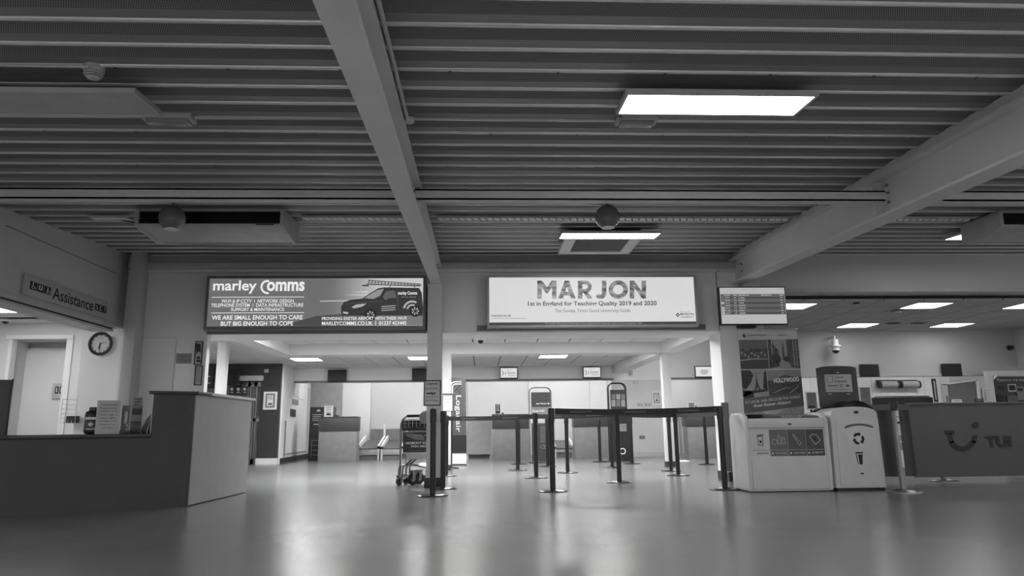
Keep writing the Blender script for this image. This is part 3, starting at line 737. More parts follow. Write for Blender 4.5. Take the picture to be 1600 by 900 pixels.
# university sign
a = RP(761, 430, 1089, 511, YF)
t = thing('lightbox_sign', 'wide white lightbox advert with large patterned capitals and a dark strip along its foot', 'sign', ((a[0]+a[1])/2, YF, a[2]))
frame_box(t, a[0], a[1], a[2], a[3], YF-.012, YW-.03, .03, mat('sign_frame_light', 168, .35, metal=.3))
MB().box(a[0]+.03, a[1]-.03, YF+.03, YW-.04, a[2]+.03, a[3]-.03).build('box_back', M_mid, t)
zstrip = atY(925, 503, YF)[2]
MB().box(a[0]+.028, a[1]-.028, YF+.004, YF+.012, zstrip, a[3]-.028).build('print_panel', emis('uni_print', 216, .95), t)
MB().box(a[0]+.028, a[1]-.028, YF+.002, YF+.012, a[2]+.03, zstrip).build('dark_strip', emis('uni_strip', 60, .8), t)
E_pat = emis('letter_picture', 78, .9)
def patm():
    m = E_pat; N = m.node_tree.nodes; L = m.node_tree.links
    tc = N.new('ShaderNodeTexCoord'); mp = N.new('ShaderNodeMapping'); mp.inputs['Scale'].default_value = (1, 1, 2)
    n = N.new('ShaderNodeTexNoise'); n.inputs['Scale'].default_value = 9; n.inputs['Detail'].default_value = 4
    L.new(tc.outputs['Object'], mp.inputs[0]); L.new(mp.outputs[0], n.inputs['Vector'])
    r = N.new('ShaderNodeMapRange'); r.inputs[1].default_value = .35; r.inputs[2].default_value = .65; r.inputs[3].default_value = lin(35); r.inputs[4].default_value = lin(165)
    L.new(n.outputs['Fac'], r.inputs[0]); L.new(r.outputs[0], N['Principled BSDF'].inputs['Emission Color'])
patm()
def letter(lst):
    pxpolys(lst, Yp, .001, 'letter', E_pat, t)
def ringarc(cx, cy, rx, ry, w_, a0, a1, n=16):
    q = [math.radians(a0+(a1-a0)*i/n) for i in range(n+1)]
    return [[(cx+rx*math.cos(q[i]), cy+ry*math.sin(q[i])), (cx+rx*math.cos(q[i+1]), cy+ry*math.sin(q[i+1])), (cx+(rx-w_)*math.cos(q[i+1]), cy+(ry-w_)*math.sin(q[i+1])), (cx+(rx-w_)*math.cos(q[i]), cy+(ry-w_)*math.sin(q[i]))] for i in range(n)]
letter([[(839.5, 438.5), (847, 438.5), (854.5, 449), (862, 438.5), (869.5, 438.5), (869.5, 466.5), (862.5, 466.5), (862.5, 449), (856, 458), (853, 458), (846.5, 449), (846.5, 466.5), (839.5, 466.5)]])
letter([[(872, 466.5), (882.5, 438.5), (889, 438.5), (899.5, 466.5), (892, 466.5), (885.8, 447.5), (879.5, 466.5)], [(877.5, 456), (894, 456), (896, 461.5), (875.7, 461.5)]])
letter([[(903, 438.5), (910, 438.5), (910, 466.5), (903, 466.5)], [(910, 438.5), (915, 438.5), (915, 444), (910, 444)], [(910, 452), (915, 452), (915, 457.5), (910, 457.5)], [(911, 456), (917.5, 455), (926, 466.5), (918, 466.5)]]+ringarc(914.5, 448, 10, 9.5, 6, -90, 90, 12))
letter([[(940.5, 438.5), (947.5, 438.5), (947.5, 458), (940.5, 458)]]+ringarc(938.5, 457.5, 9, 9.5, 6.5, 0, 150, 12))
letter(ringarc(966, 452.5, 15, 14.5, 7, 0, 360, 28))
letter([[(984, 438.5), (990.5, 438.5), (1002.5, 454.5), (1002.5, 438.5), (1009.5, 438.5), (1009.5, 466.5), (1003.5, 466.5), (991, 450), (991, 466.5), (984, 466.5)]])
pxtext('1st in England for Teaching Quality 2019 and 2020', 825, 470.5, 1026, 479.5, Yp, E_wd, t, bold=.02)
pxtext('The Sunday Times Good University Guide', 867, 482.5, 985, 489.5, Yp, E_wm, t)
pxtext('marjon.ac.uk', 768, 491, 799, 496, Yp, E_wd, t, bold=.01)
pxpolys([seg(768, 497.5, 823, 497.5, .5)], Yp, .001, 'rule_line', E_wm, t)
pxtext('The Sunday Times Good University Guide published 22nd September 2019 and 21st September 2020', 851, 504, 1003, 507, Yp, E_wl, t)
pxtext('MARJON', 1063, 489, 1084, 493.5, Yp, E_wd, t, bold=.01); pxtext('UNIVERSITY', 1063, 494.2, 1084, 496.8, Yp, E_wd, t)
pxtext('Plymouth', 1063, 486.5, 1078, 488.3, Yp, E_wd, t)
pxpolys([circ(1059+dx, 492+dy, 1.3, 8) for dx, dy in ((2, 0), (-2, 0), (0, 2), (0, -2))], Yp, .001, 'flower_emblem', E_wd, t)
a2 = RP(746, 508, 1102, 521, YW-.01); MB().box(a2[0], a2[1], YW-.03, YW-.013, ZH+.02, a2[3]).build('under_strip', MATS['strip_dark'], t)

# Assistance sign on the left wall
def LW(px, py): p = atX(px, py, XL+.03); return p
A0, A1 = LW(38, 445), LW(167, 490)
zA0 = (LW(37, 459)[2]+LW(166, 499)[2])/2; zA1 = (LW(40, 428)[2]+LW(167, 470)[2])/2
yA0, yA1 = A0[1], A1[1]
t = thing('direction_sign', 'long wall sign reading Assistance with small black pictograms above the left opening', 'sign', (XL+.01, (yA0+yA1)/2, zA0))
MB().box(XL+.005, XL+.03, yA0, yA1, zA0, zA1).build('panel', mat('sign_panel', 178, .4), t, bev=.003)
L_ = yA1-yA0; HH = zA1-zA0; R_, U_ = (0, 1, 0), (0, 0, 1)
def LP(u, v): return (XL+.0305, yA0+u*L_, zA0+v*HH)
# facing +X, text reads along +Y
def lbox(u0, u1, v0, v1, m, nm, d=.002):
    return MB().box(XL+.03, XL+.03+d, yA0+u0*L_, yA0+u1*L_, zA0+v0*HH, zA0+v1*HH).build(nm, m, t)
textv('Assistance', LP(.30, .20), R_, U_, .50*L_, .60*HH, M_print, t, bold=.012)
def picto(u0, u1, v0, v1, kind):
    b = lbox(u0, u1, v0, v1, M_print, 'pictogram')
    w_ = (u1-u0)*L_; h_ = (v1-v0)*HH
    def Pq(a_, b_): return (XL+.0325, yA0+u0*L_+a_*w_, zA0+v0*HH+b_*h_)
    mb = MB()
    def dsk(a_, b_, r): mb.prism([Pq(a_+r*math.cos(q), b_+r*math.sin(q)*w_/h_) for q in [i*math.tau/10 for i in range(10)]], (.001, 0, 0))
    def ln(a0, b0, a1, b1, wd):
        for pts in (seg(a0, b0, a1, b1, wd),): mb.prism([Pq(*p_) for p_ in pts], (.001, 0, 0))
    if kind == 0: dsk(.42, .82, .09); ln(.42, .7, .46, .42, .1); ln(.46, .42, .7, .4, .1); ln(.7, .4, .78, .15, .1); ln(.3, .5, .25, .25, .07); ln(.25, .25, .5, .12, .07)
    elif kind == 1: dsk(.3, .78, .09); dsk(.68, .78, .09); ln(.3, .68, .3, .3, .16); ln(.68, .68, .68, .3, .16); ln(.3, .3, .68, .3, .1)
    elif kind == 2: dsk(.5, .82, .1); ln(.5, .7, .45, .35, .14); ln(.45, .35, .3, .1, .09); ln(.45, .35, .65, .1, .09); ln(.5, .6, .8, .45, .07); ln(.8, .45, .8, .1, .05)
    elif kind == 3: dsk(.35, .7, .12); ln(.35, .6, .7, .35, .16); ln(.2, .2, .8, .2, .1)
    elif kind == 4: ln(.3, .15, .3, .85, .12); ln(.3, .8, .7, .8, .1); ln(.3, .5, .6, .5, .1); ln(.3, .2, .7, .2, .1)
    else: ln(.3, .75, .65, .8, .1); ln(.65, .8, .65, .5, .1); ln(.65, .5, .45, .38, .1); dsk(.45, .18, .07)
    mb.build('figure', M_printw, b)
for i, k in enumerate((0, 1, 2)): picto(.055+i*.075, .055+i*.075+.068, .33, .72, k)
for i, k in enumerate((3, 4, 5)): picto(.825+i*.055, .825+i*.055+.05, .30, .68, k)
M = MB()
for u in (.03, .97):
    for v in (.1, .9): M.cyl((XL+.03, yA0+u*L_, zA0+v*HH), (XL+.034, yA0+u*L_, zA0+v*HH), .006, n=8)
M.build('screw', M_chrome, t)

# clock
c = atY(157, 537, YC-.03); Yk = YC-.04; rc = 17.5/F*Yk*1.0
t = thing('wall_clock', 'round dark rimmed analogue clock on the pale wall left', 'clock', (c[0], YC-.02, c[2]-rc))
MB().tube([(c[0]+rc*.92*math.cos(q), Yk+.005, c[2]+rc*.92*math.sin(q)) for q in [i*math.tau/40 for i in range(40)]], .02, 8, closed=True).build('rim', M_dark, t)
MB().cyl((c[0], YC-.001, c[2]), (c[0], Yk+.012, c[2]), rc*.95, n=40).build('dial', M_printw, t)
M = MB()
for i in range(12):
    q = i*math.tau/12; a0, a1 = .68, .82
    M.prism([(c[0]+rc*p_[0], Yk+.009, c[2]+rc*p_[1]) for p_ in seg(a0*math.sin(q), a0*math.cos(q), a1*math.sin(q), a1*math.cos(q), .06)], (0, .003, 0))
M.build('hour_marks', M_print, t)
for nm, q, ln_, wd in (('hour_hand', math.radians(196), .45, .08), ('minute_hand', math.radians(186), .62, .05), ('second_hand', math.radians(75), .55, .025)):
    MB().prism([(c[0]+rc*p_[0], Yk+.005, c[2]+rc*p_[1]) for p_ in seg(-.1*math.sin(q), -.1*math.cos(q), ln_*math.sin(q), ln_*math.cos(q), wd)], (0, .002, 0)).build(nm, M_print, t)

# small pictogram sign in the door recess
Yd = YD+.48
a = RP(81, 599, 112, 622, YD+.38)
t = thing('toilet_sign', 'small pictogram sign in the door recess of the assistance room', 'sign', ((a[0]+a[1])/2, YD+.4, a[2]))
MB().box(a[0], a[1], YD+.38, YD+.41, a[2], a[3]).build('panel', M_lite, t)
for i in range(3): 
    b = pxbox(86+i*7, 604, 91.5+i*7, 615, YD+.377, .003, 'pictogram', M_print, t)
    pxpolys([circ(88.7+i*7, 606.5, 1, 6), seg(88.7+i*7, 607, 88.2+i*7, 613, 1.6)], YD+.375, .001, 'figure', M_printw, b)
# notice plaque & stacked posters on the left section
pl = thing('plaque', 'small grey notice plaque on the wall left of the opening', 'notice', (atY(287, 560, YW-.02)[0], YW-.02, atY(287, 568, YW)[2]))
pxbox(275, 552, 299, 568, YW-.022, .008, 'panel', mat('plaque_grey', 140, .4), pl)
for i in range(4): pxpolys([seg(278+(i % 2)*3, 556+i*3, 296-(i % 2)*3, 556+i*3, .8)], YW-.024, .002, 'text_line', M_printg, pl)
Yps = YW-.03
for (y0, y1, lab) in ((533, 570, 'upper narrow framed poster at the left edge of the opening'), (571, 602, 'lower narrow framed poster at the left edge of the opening')):
    a = RP(304, y0, 316, y1, Yps)
    t = thing('framed_poster', lab, 'poster', ((a[0]+a[1])/2, Yps, a[2]))
    frame_box(t, a[0], a[1], a[2], a[3], Yps-.005, YW-.015, .012, M_dark)
    MB().box(a[0]+.012, a[1]-.012, Yps+.004, YW-.015, a[2]+.012, a[3]-.012).build('sheet', M_lite, t)
    if y0 < 560: pxpolys([[(306.5, 537), (313.5, 537), (313.5, 552), (310, 549), (306.5, 553)], circ(310, 559, 2.6, 10), [(307, 562), (313, 562), (313, 566), (307, 566)]], Yps+.001, .002, 'printed_picture', M_dark, t)
    else: pxpolys([seg(307, 575+i*3, 313, 575+i*3, .8) for i in range(8)], Yps+.001, .002, 'printed_text', M_printg, t)
a = RP(309, 590, 319, 606, 9.5); 

# ================================================================== LEFT DESK
A = atZ(292, 792, 0)[:2]; B = atZ(385, 770, 0)[:2]; Cc = atZ(-60, 811, 0)[:2]
def online(px, P=A, Q=Cc):       # point of the front plane above pixel column px
    d = ray(px, 670); e = Q-P
    # CP + t*d = P + s*e in plan
    s_ = np.linalg.solve(np.array([[d[0], -e[0]], [d[1], -e[1]]]), P); return P+e*s_[1]
ZHI, ZLO = 1.13, .715
J = online(236)
dv = (Cc-A)/np.hypot(*(Cc-A)); sv = (B-A)/np.hypot(*(B-A))
nb = np.array([-dv[1], dv[0]]); nb = nb if nb[1] > 0 else -nb
t = thing('reception_desk', 'dark fronted reception desk with a raised pale sided end and a low black worktop', 'desk', (A[0], A[1], 0))
DEPTH = .75
def poly_prism(pl, z0, z1, nm, m, bev=0): return MB().prism([(p_[0], p_[1], z0) for p_ in pl], (0, 0, z1-z0)).build(nm, m, t, bev=bev)
M_front = mat('desk_front', 64, .55, amp=.1, scale=3)
M_side = mat('desk_side', 140, .4, amp=.04)
JB = J+sv*(np.hypot(*(B-A)))*1.0
ins = .02
poly_prism([A+dv*.03+nb*.03, J+nb*.03, JB, B+dv*.03], .0, ZHI-.03, 'raised_body', M_front)
poly_prism([A+dv*.018, J, J+nb*.03, A+dv*.018+nb*.03], 0, ZHI-.03, 'raised_front_panel', M_front)
poly_prism([A, B, B+dv*.03, A+dv*.03+nb*.0], .012, ZHI-.03, 'side_panel', M_side)
MB().prism([(*(A-dv*.004-sv*.004), .0), (*(A+dv*.02-sv*.004), 0), (*(A+dv*.02+nb*.02), 0), (*(A-dv*.004+sv*.015), 0)], (0, 0, ZHI-.03)).build('corner_strip', M_black, t)
ov = .03
poly_prism([A-dv*ov-nb*ov, J+dv*.045-nb*ov, JB+dv*.045, B-dv*ov+sv*.01], ZHI-.03, ZHI, 'raised_top', M_black, bev=.004)
poly_prism([A-dv*(ov+.012)-sv*.02, A-dv*(ov-.004)-sv*.02, B-dv*(ov-.004)+sv*.02, B-dv*(ov+.012)+sv*.02], ZHI-.027, ZHI+.002, 'top_edging', M_lite)
MB()
poly_prism([J, Cc, Cc+nb*DEPTH, J+nb*DEPTH], 0, ZLO-.04, 'low_body', M_front)
poly_prism([J-nb*.02, Cc-nb*.02, Cc+nb*(DEPTH+.03), J+nb*(DEPTH+.03)], ZLO-.04, ZLO, 'low_worktop', M_black, bev=.003)
def on_desk(px, back): q = online(px)+nb*back; return q
def deskbox(px0, px1, h, back, thk, nm, m, par=None, lab=None, cat=None, z=ZLO, bev=.003, z0=0):
    q0, q1 = online(px0)+nb*back, online(px1)+nb*back
    b = MB().hexa([(*q0, z+z0), (*q1, z+z0), (*(q1+nb*thk), z+z0), (*(q0+nb*thk), z+z0), (*q0, z+h), (*q1, z+h), (*(q1+nb*thk), z+h), (*(q0+nb*thk), z+h)])
    return b.build(nm, m, par, label=lab, cat=cat, bev=bev)
SC = 7.4/F
# dark screen at the left edge
q = online(0)+nb*.3
t = thing('desk_screen', 'dark grey desk divider screen at the far left edge', 'screen', (*q, ZLO))
deskbox(-76, -1, .525, .35, .03, 'screen_panel', mat('screen_fabric', 92, .8), t)
deskbox(-.8, 1.5, .535, .345, .04, 'edge_trim', M_black, t)
deskbox(-40, -30, .012, .3, .14, 'foot', M_black, t)
# sanitiser canister
q = on_desk(139, .22); 
t = thing('sanitiser_canister', 'black plastic canister with a white cross label, left of the propped notice', 'canister', (*q, ZLO))
deskbox(128, 151, .225, .16, .13, 'body', M_black, t, bev=.03)
deskbox(134, 146, .262, .2, .03, 'carry_handle', M_black, t, z0=.215, bev=.006)
deskbox(130, 149, .13, .158, .003, 'label_sheet', mat('label_dark', 50, .4), t, z0=.025)
deskbox(130, 149, .165, .157, .003, 'label_band', M_printw, t, z0=.14)
deskbox(137.5, 141, .115, .155, .003, 'cross_mark', M_printw, t, z0=.075)
deskbox(135, 143.5, .105, .155, .003, 'cross_mark', M_printw, t, z0=.088)
deskbox(132, 147, .055, .155, .003, 'label_text', M_printw, t, z0=.045)
# notice
q = on_desk(166, .12)
t = thing('propped_notice', 'white card notice with centred lines of text propped on the desk', 'notice', (*q, ZLO))
deskbox(147, 185, .325, .12, .006, 'card', mat('card_grey', 185, .5), t, bev=0)
o0, o1 = online(147)+nb*.118, online(185)+nb*.118; RR = (o1-o0)/np.hypot(*(o1-o0)); WW = np.hypot(*(o1-o0))
txt = ['If unattended', 'Please use the', 'telephone on the', 'Check-in desk or', 'return call to', 'Security in the', 'Departures', 'Lounge']
for i, s_ in enumerate(txt):
    ww = WW*(.35+.04*len(s_)**.9*.9) if len(s_) > 8 else WW*.42
    ww = min(ww, WW*.84); c0 = o0+RR*(WW-ww)/2
    textv(s_, (c0[0], c0[1], ZLO+.275-i*.032), (RR[0], RR[1], 0), (0, 0, 1), ww, .018, M_print, t, bold=.0, res=1)
# phone, holder, clutter
q = on_desk(194, .2)
t = thing('desk_telephone', 'grey telephone and handset standing beside the propped notice', 'telephone', (*q, ZLO))
deskbox(187, 200, .28, .22, .04, 'body', M_mid, t, z0=0, bev=.006)
deskbox(192, 197, .22, .2, .02, 'handset', M_lite, t, z0=.1, bev=.006)
p_ = on_desk(199, .16); MB().tube([(p_[0]+.02*math.cos(i*.9), p_[1]+.01*math.sin(i*.9), ZLO+.02+i*.006) for i in range(14)], .005, 6).build('cord', M_lite, t)
deskbox(186, 203, .03, .12, .1, 'cradle', M_black, t)
q = on_desk(211, .2)
t = thing('leaflet_holder', 'dark leaflet holder with a grey header card beside the telephone', 'leaflet holder', (*q, ZLO))
deskbox(203, 220, .28, .2, .02, 'back_card', M_mid, t, z0=0)
deskbox(204, 219, .36, .205, .01, 'header_card', mat('hdr', 140, .5), t, z0=.27)
deskbox(203, 220, .12, .14, .06, 'tray', M_black, t, z0=0)
deskbox(204, 219, .25, .19, .012, 'leaflet', M_dark, t, z0=.19)
for i in range(3): deskbox(206, 217-i*2, .345-.025*i, .203, .002, 'text_line', M_print, t, z0=.338-.025*i)
q = on_desk(227, .25)
t = thing('card_reader', 'black wedge shaped device against the raised desk end', 'device', (*q, ZLO))
q0 = on_desk(221, .2); q1 = on_desk(234.5, .2)
MB().prism([(*q0, ZLO), (*q1, ZLO), (*q1, ZLO+.2), (*((q0+q1)/2), ZLO+.15), (*q0, ZLO+.05)], (nb[0]*.1, nb[1]*.1, 0)).build('body', M_black, t, bev=.004)
MB().prism([(*(on_desk(229, .15)), ZLO), (*(on_desk(231, .15)), ZLO), (*(on_desk(234, .15)), ZLO+.18), (*(on_desk(233, .15)), ZLO+.18)], (nb[0]*.01, nb[1]*.01, 0)).build('edge_light_strip', M_lite, t)

# wire rack on the assistance room wall
Yr = YC-.12
a = RP(96, 623, 119, 661, Yr)
t = thing('wire_rack', 'white wire rack with a small dark box hanging behind the desk', 'rack', ((a[0]+a[1])/2, Yr, a[2]))
M = MB()
for i in range(6):
    z = a[2]+(a[3]-a[2])*i/5*.98; M.tube([(a[0], Yr, z), (a[0], YC+.8, z)], .003, 5)
    M.tube([(a[0], Yr, z), (a[1], Yr, z)], .0025, 5) if i in (0, 5) else None
for i in range(5): x = a[0]+(a[1]-a[0])*i/4; M.tube([(x, Yr, a[2]), (x, Yr, a[2]+(.04 if 0 < i < 4 else (a[3]-a[2])))], .003, 5)
M.build('wires', M_lite, t)
MB().box(a[0]+.06, a[1], Yr+.02, Yr+.1, a[2]+.004, a[2]+.09).build('small_box', M_dark, t)

# ================================================================== CHECK-IN HALL THINGS
def tv(x0, y0, x1, y1, Y, lab, lit=None, wall=None, frm=M_black, tag_='wall_screen'):
    a = RP(x0, y0, x1, y1, Y)
    t = thing(tag_, lab, 'screen', ((a[0]+a[1])/2, Y, a[2]))
    MB().box(a[0], a[1], Y, Y+.06, a[2], a[3]).build('casing', frm, t, bev=.006)
    wl_ = wall or Y+.12
    MB().box((a[0]+a[1])/2-.05, (a[0]+a[1])/2+.05, Y+.05, wl_, (a[2]+a[3])/2-.06, (a[2]+a[3])/2+.06).build('bracket', M_black, t)
    b = .02
    MB().box(a[0]+b, a[1]-b, Y-.003, Y+.002, a[2]+b+.01, a[3]-b).build('display', lit or mat('screen_off', 12, .45), t)
    return t
E_scr = emis('screen_white', 225, .95); M_scrp = emis('screen_dark_print', 60, .9)
tv(512, 578, 541, 597, YB-.14, 'dark switched off screen on the check-in header above the left desk', wall=YB)
tv(644, 576, 666, 595, YB-.14, 'dark switched off screen partly behind the central post', wall=YB)
for (x0, y0, x1, y1, lab) in ((781, 574, 809, 592, 'lit airport logo screen left of the two above the middle desks'), (911, 573, 939, 591, 'lit airport logo screen nearer the side bulkhead, right of the two')):
    t = tv(x0, y0, x1, y1, YB-.14, lab, lit=E_scr, wall=YB)
    pxpolys([seg(x0+3.5, y0+5, x0+6, y0+9, 1), seg(x0+6, y0+9, x0+4, y0+13, 1), seg(x0+8, y0+7, x0+9.5, y0+9.5, .8), seg(x0+9.5, y0+9.5, x0+8, y0+12, .8)], YB-.144, .001, 'bird_emblem', M_scrp, t)
    pxtext('Exeter', x0+12, y0+6, x0+25, y0+10, YB-.144, M_scrp, t); pxtext('Airport', x0+13, y0+11, x0+25, y0+14, YB-.144, M_scrp, t)
    pxtext('Welcome to', x0+10, y0+2.5, x0+18, y0+4, YB-.144, M_scrp, t)
t = tv(1086, 572, 1115, 590, YB-.14, 'lit notice screen beyond the right grey column', lit=E_scr, wall=YB)
for i, (a0, a1) in enumerate(((1095, 1106), (1094, 1107), (1096, 1105))): pxpolys([seg(a0, 579+i*2.5, a1, 579+i*2.5, 1)], YB-.144, .001, 'text_line', M_scrp, t)
M_desklow = mat('checkin_desk_low', 130, .4); M_desktop = mat('checkin_desk_band', 66, .4)
def checkin_desk(x0, yt, ym, yb, x1, lab, Y=None):
    Y = Y or atZ((x0+x1)/2, yb, 0)[1]; a = RP(x0, yt, x1, yb, Y)
    t = thing('checkin_desk', lab, 'desk', ((a[0]+a[1])/2, Y+.2, 0), 'check-in desks')
    zm = atY((x0+x1)/2, ym, Y)[2]
    MB().box(a[0]+.01, a[1]-.01, Y, Y+.4, 0, zm).build('front_panel', M_desklow, t, bev=.003)
    MB().box(a[0], a[1], Y-.02, Y+.42, zm, a[3]-.03).build('upper_band', M_desktop, t, bev=.004)
    MB().box(a[0], a[1], Y-.03, Y+.45, a[3]-.028, a[3]).build('top_shelf', M_desktop, t, bev=.004)
    return t, Y, a
_, Yd1, ad1 = checkin_desk(497, 651, 674, 722, 558, 'check-in desk left of the weighing belts with a notice on top')
_, Yd2, ad2 = checkin_desk(769, 647, 670, 718, 829, 'check-in desk seen behind the barrier left of the framed bag gauge', Y=YB-.5)
_, Yd3, ad3 = checkin_desk(897, 645, 667, 715.5, 953, 'check-in desk behind the right bag gauge', Y=YB-.5)
_, Yd4, ad4 = checkin_desk(1074, 644, 666, 716, 1125, 'check-in desk beyond the right grey column', Y=17.2)
def notice(x0, y0, x1, y1, Y, lab, dark=False, frame=M_white, m=None):
    a = RP(x0, y0, x1, y1, Y)
    t = thing('notice', lab, 'notice', ((a[0]+a[1])/2, Y, a[2]))
    MB().box(a[0], a[1], Y, Y+.012, a[2], a[3]).build('holder', frame, t)
    MB().box(a[0]+.015, a[1]-.015, Y-.003, Y, a[2]+.015, a[3]-.015).build('sheet', m or (M_dark if dark else M_printw), t)
    n = max(3, int((y1-y0)/3.2))
    for i in range(n):
        if i < n*.55 or i % 2: pxpolys([seg(x0+2.2+(i % 3)*.5, y0+2.5+i*(y1-y0-4)/n, x1-2.2-(i*7 % 3)*.6, y0+2.5+i*(y1-y0-4)/n, .8)], Y-.005, .002, 'text_line', M_printw if dark else M_printg, t)
    if not dark: pxpolys([[(x0+3, y1-5), (x0+5.5, y1-6.5), (x1-5, y1-6), (x1-3, y1-4.5), (x1-3, y1-3), (x0+3, y1-3)]], Y-.005, .002, 'printed_picture', M_dark, t)
    return t
notice(506.5, 634, 520.5, 652, Yd1+.1, 'white leaflet notice standing on the left check-in desk')
notice(773, 630.5, 782.5, 647.5, Yd2+.1, 'small dark notice standing on the desk left of the framed bag gauge', dark=True)
notice(1075, 628.5, 1086, 645, Yd4+.1, 'small grey notice standing on the desk beyond the right column', m=M_mid)
for (x0, x1, Y, lab) in ((521, 529, Yd1+.15, 'small dark box lying on the left check-in desk'), (784, 787, Yd2+.1, 'small dark box beside the dark desk notice'), (1086, 1092, Yd4+.12, 'black device beside the grey notice on the right desk')):
    zt2 = (ad1 if Y < 18.6 and x0 < 600 else ad2 if x0 < 900 else ad4)[3]
    X0, X1 = atY(x0, 650, Y)[0], atY(x1, 650, Y)[0]
    MB().prism([(X0, Y, zt2), (X1, Y, zt2), (X1, Y, zt2+.03), ((X0+X1)/2, Y, zt2+(.16 if x0 > 1000 else .05)), (X0, Y, zt2+(.12 if x0 > 1000 else .04))], (0, .08, 0)).build('desk_device', M_black, label=lab, cat='device', bev=.004)
# framed notices and fittings on walls
def framed(x0, y0, x1, y1, Y, lab):
    a = RP(x0, y0, x1, y1, Y-.03); t = thing('framed_notice', lab, 'notice', ((a[0]+a[1])/2, Y-.015, a[2]))
    frame_box(t, a[0], a[1], a[2], a[3], Y-.03, Y, .045, M_white)
    MB().box(a[0]+.045, a[1]-.045, Y-.018, Y-.001, a[2]+.045, a[3]-.045).build('mount', M_mid, t)
    k = (x1-x0)*.27; j = (y1-y0)*.2
    pxbox(x0+k, y0+j, x1-k, y1-j, Y-.022, .003, 'sheet', M_printw, t)
    for i in range(3): pxpolys([seg(x0+k+1, y0+j+2+i*2, x1-k-1, y0+j+2+i*2, .7)], Y-.025, .002, 'text_line', M_printg, t)
    pxpolys([[(x0+k+1, y1-j-1.5), (x0+k+3, y1-j-5), (x1-k-2, y1-j-4.5), (x1-k-1, y1-j-1.5)]], Y-.025, .002, 'printed_picture', M_printg, t)
framed(411.5, 612, 432.5, 640, YK, 'white framed notice on the dark pier left')
framed(1018.5, 611.5, 1033.5, 632.5, YB, 'framed notice on the white wall left of the right grey column')
pxbox(413, 577, 419, 582, YK-.03, .03, 'wall_sensor', M_lite, label='small pale sensor high on the dark pier', cat='sensor')
pxbox(990, 595, 997, 600, YB-.03, .03, 'wall_sensor', M_lite, label='small pale box high on the white wall above the sockets', cat='sensor')
pxbox(984, 579, 988.5, 586, YB-.12, .06, 'wall_speaker', M_lite, label='small pale fitting near the end of the right bulkhead', cat='fitting')
for (x0, y0, x1, y1, lab, m) in ((996, 629, 1005, 635, 'left white blank plate of the pair under the framed notice', M_lite), (1007, 629, 1017, 635, 'right white blank plate of the pair under the framed notice', M_lite), (999, 680.5, 1008, 686, 'grey socket plate low on the white wall', M_mid)):
    a = RP(x0, y0, x1, y1, YB-.015); t = thing('socket_plate', lab, 'socket', ((a[0]+a[1])/2, YB-.01, a[2]))
    MB().box(a[0], a[1], YB-.015, YB, a[2], a[3]).build('plate', m, t, bev=.003)
    MB().box(a[0]+.03, a[0]+.05, YB-.017, YB-.014, a[2]+.03, a[3]-.03).box(a[1]-.05, a[1]-.03, YB-.017, YB-.014, a[2]+.03, a[3]-.03).build('switch', M_printg, t)
# shop sign letters, shop screen, shop notices
t = thing('shop_sign', 'dark shop fascia sign with pale serif letters, left of the white column', 'sign', (atY(320, 590, YK-.05)[0], YK-.05, atY(320, 606, YK)[2]))
pxbox(300, 578, 334, 607, YK-.06, .05, 'panel', M_darkwall, t)
pxtext('it', 317, 582, 329, 600, YK-.064, M_lite, t, bold=.0)
pxpolys([circ(320, 580, 1.6, 10)], YK-.064, .002, 'round_mark', M_lite, t)
tv(351, 575.5, 373, 601.5, YK-.25, 'dark tilted screen on the shop fascia beside the white column', wall=YK)
for i, x in enumerate((358, 368, 378)):
    a = RP(x, 604, x+8.5, 617, YK+.02); t = thing('door_poster', 'small dark notice on the shop door, %s of three' % ('leftmost', 'middle', 'rightmost')[i], 'notice', ((a[0]+a[1])/2, YK+.02, a[2]), 'notices on the shop door')
    MB().box(a[0], a[1], YK+.02, YK+.035, a[2], a[3]).build('sheet', M_dark, t); pxpolys([circ(x+4.2, 608, 2.4, 10), seg(x+1.5, 613, x+7, 613, 1)], YK+.017, .002, 'printed_mark', M_lite, t)
# notices on the side wall (flat sheets following that wall)
for i, (t0, t1, z0, z1, m, lab) in enumerate(((.28, .5, 1.62, 1.95, M_lite, 'blank pale sheet on the receding side wall'), (.5, .72, 1.6, 2.0, M_printw, 'white sheet with dark marks on the receding side wall'), (.3, .5, 1.42, 1.56, M_mid, 'grey sheet under the pale one on the side wall'), (.25, .42, 1.12, 1.3, M_dark, 'small dark keyholder on the side wall'))):
    sidebox(t0, t1, z0, z1, .02, m, 'wall_sheet_notice', ws)

# bag sizer by the left desk
t = thing('bag_sizer', 'black cabin bag sizer with pale markings behind the left check-in desk', 'bag sizer', (atY(500, 700, 18.9)[0], 19.0, 0))
a = RP(483, 636, 520, 716, 19.0)
MB().box(a[0], a[1], 19.0, 19.35, 0, a[3]).build('panel', M_dark, t, bev=.006)
pxpolys([[(495, 641), (498, 639.5), (501, 641), (500, 643), (495, 643)]]+[seg(488, 648+i*3, 504-(i % 2)*3, 648+i*3, .9) for i in range(4)]+[seg(490, 663, 499, 663, 1.6)], 18.995, .004, 'markings', M_lite, t)
M = MB()
for i in range(4): z = .15+i*.12; M.tube([(a[0]+.08, 18.97, z), (a[0]+.45, 18.97, z)], .008, 5)
for i in range(3): M.tube([(a[0]+.08+i*.18, 18.97, .1), (a[0]+.08+i*.18, 18.97, .55)], .008, 5)
M.build('wire_cage', M_mid, t)

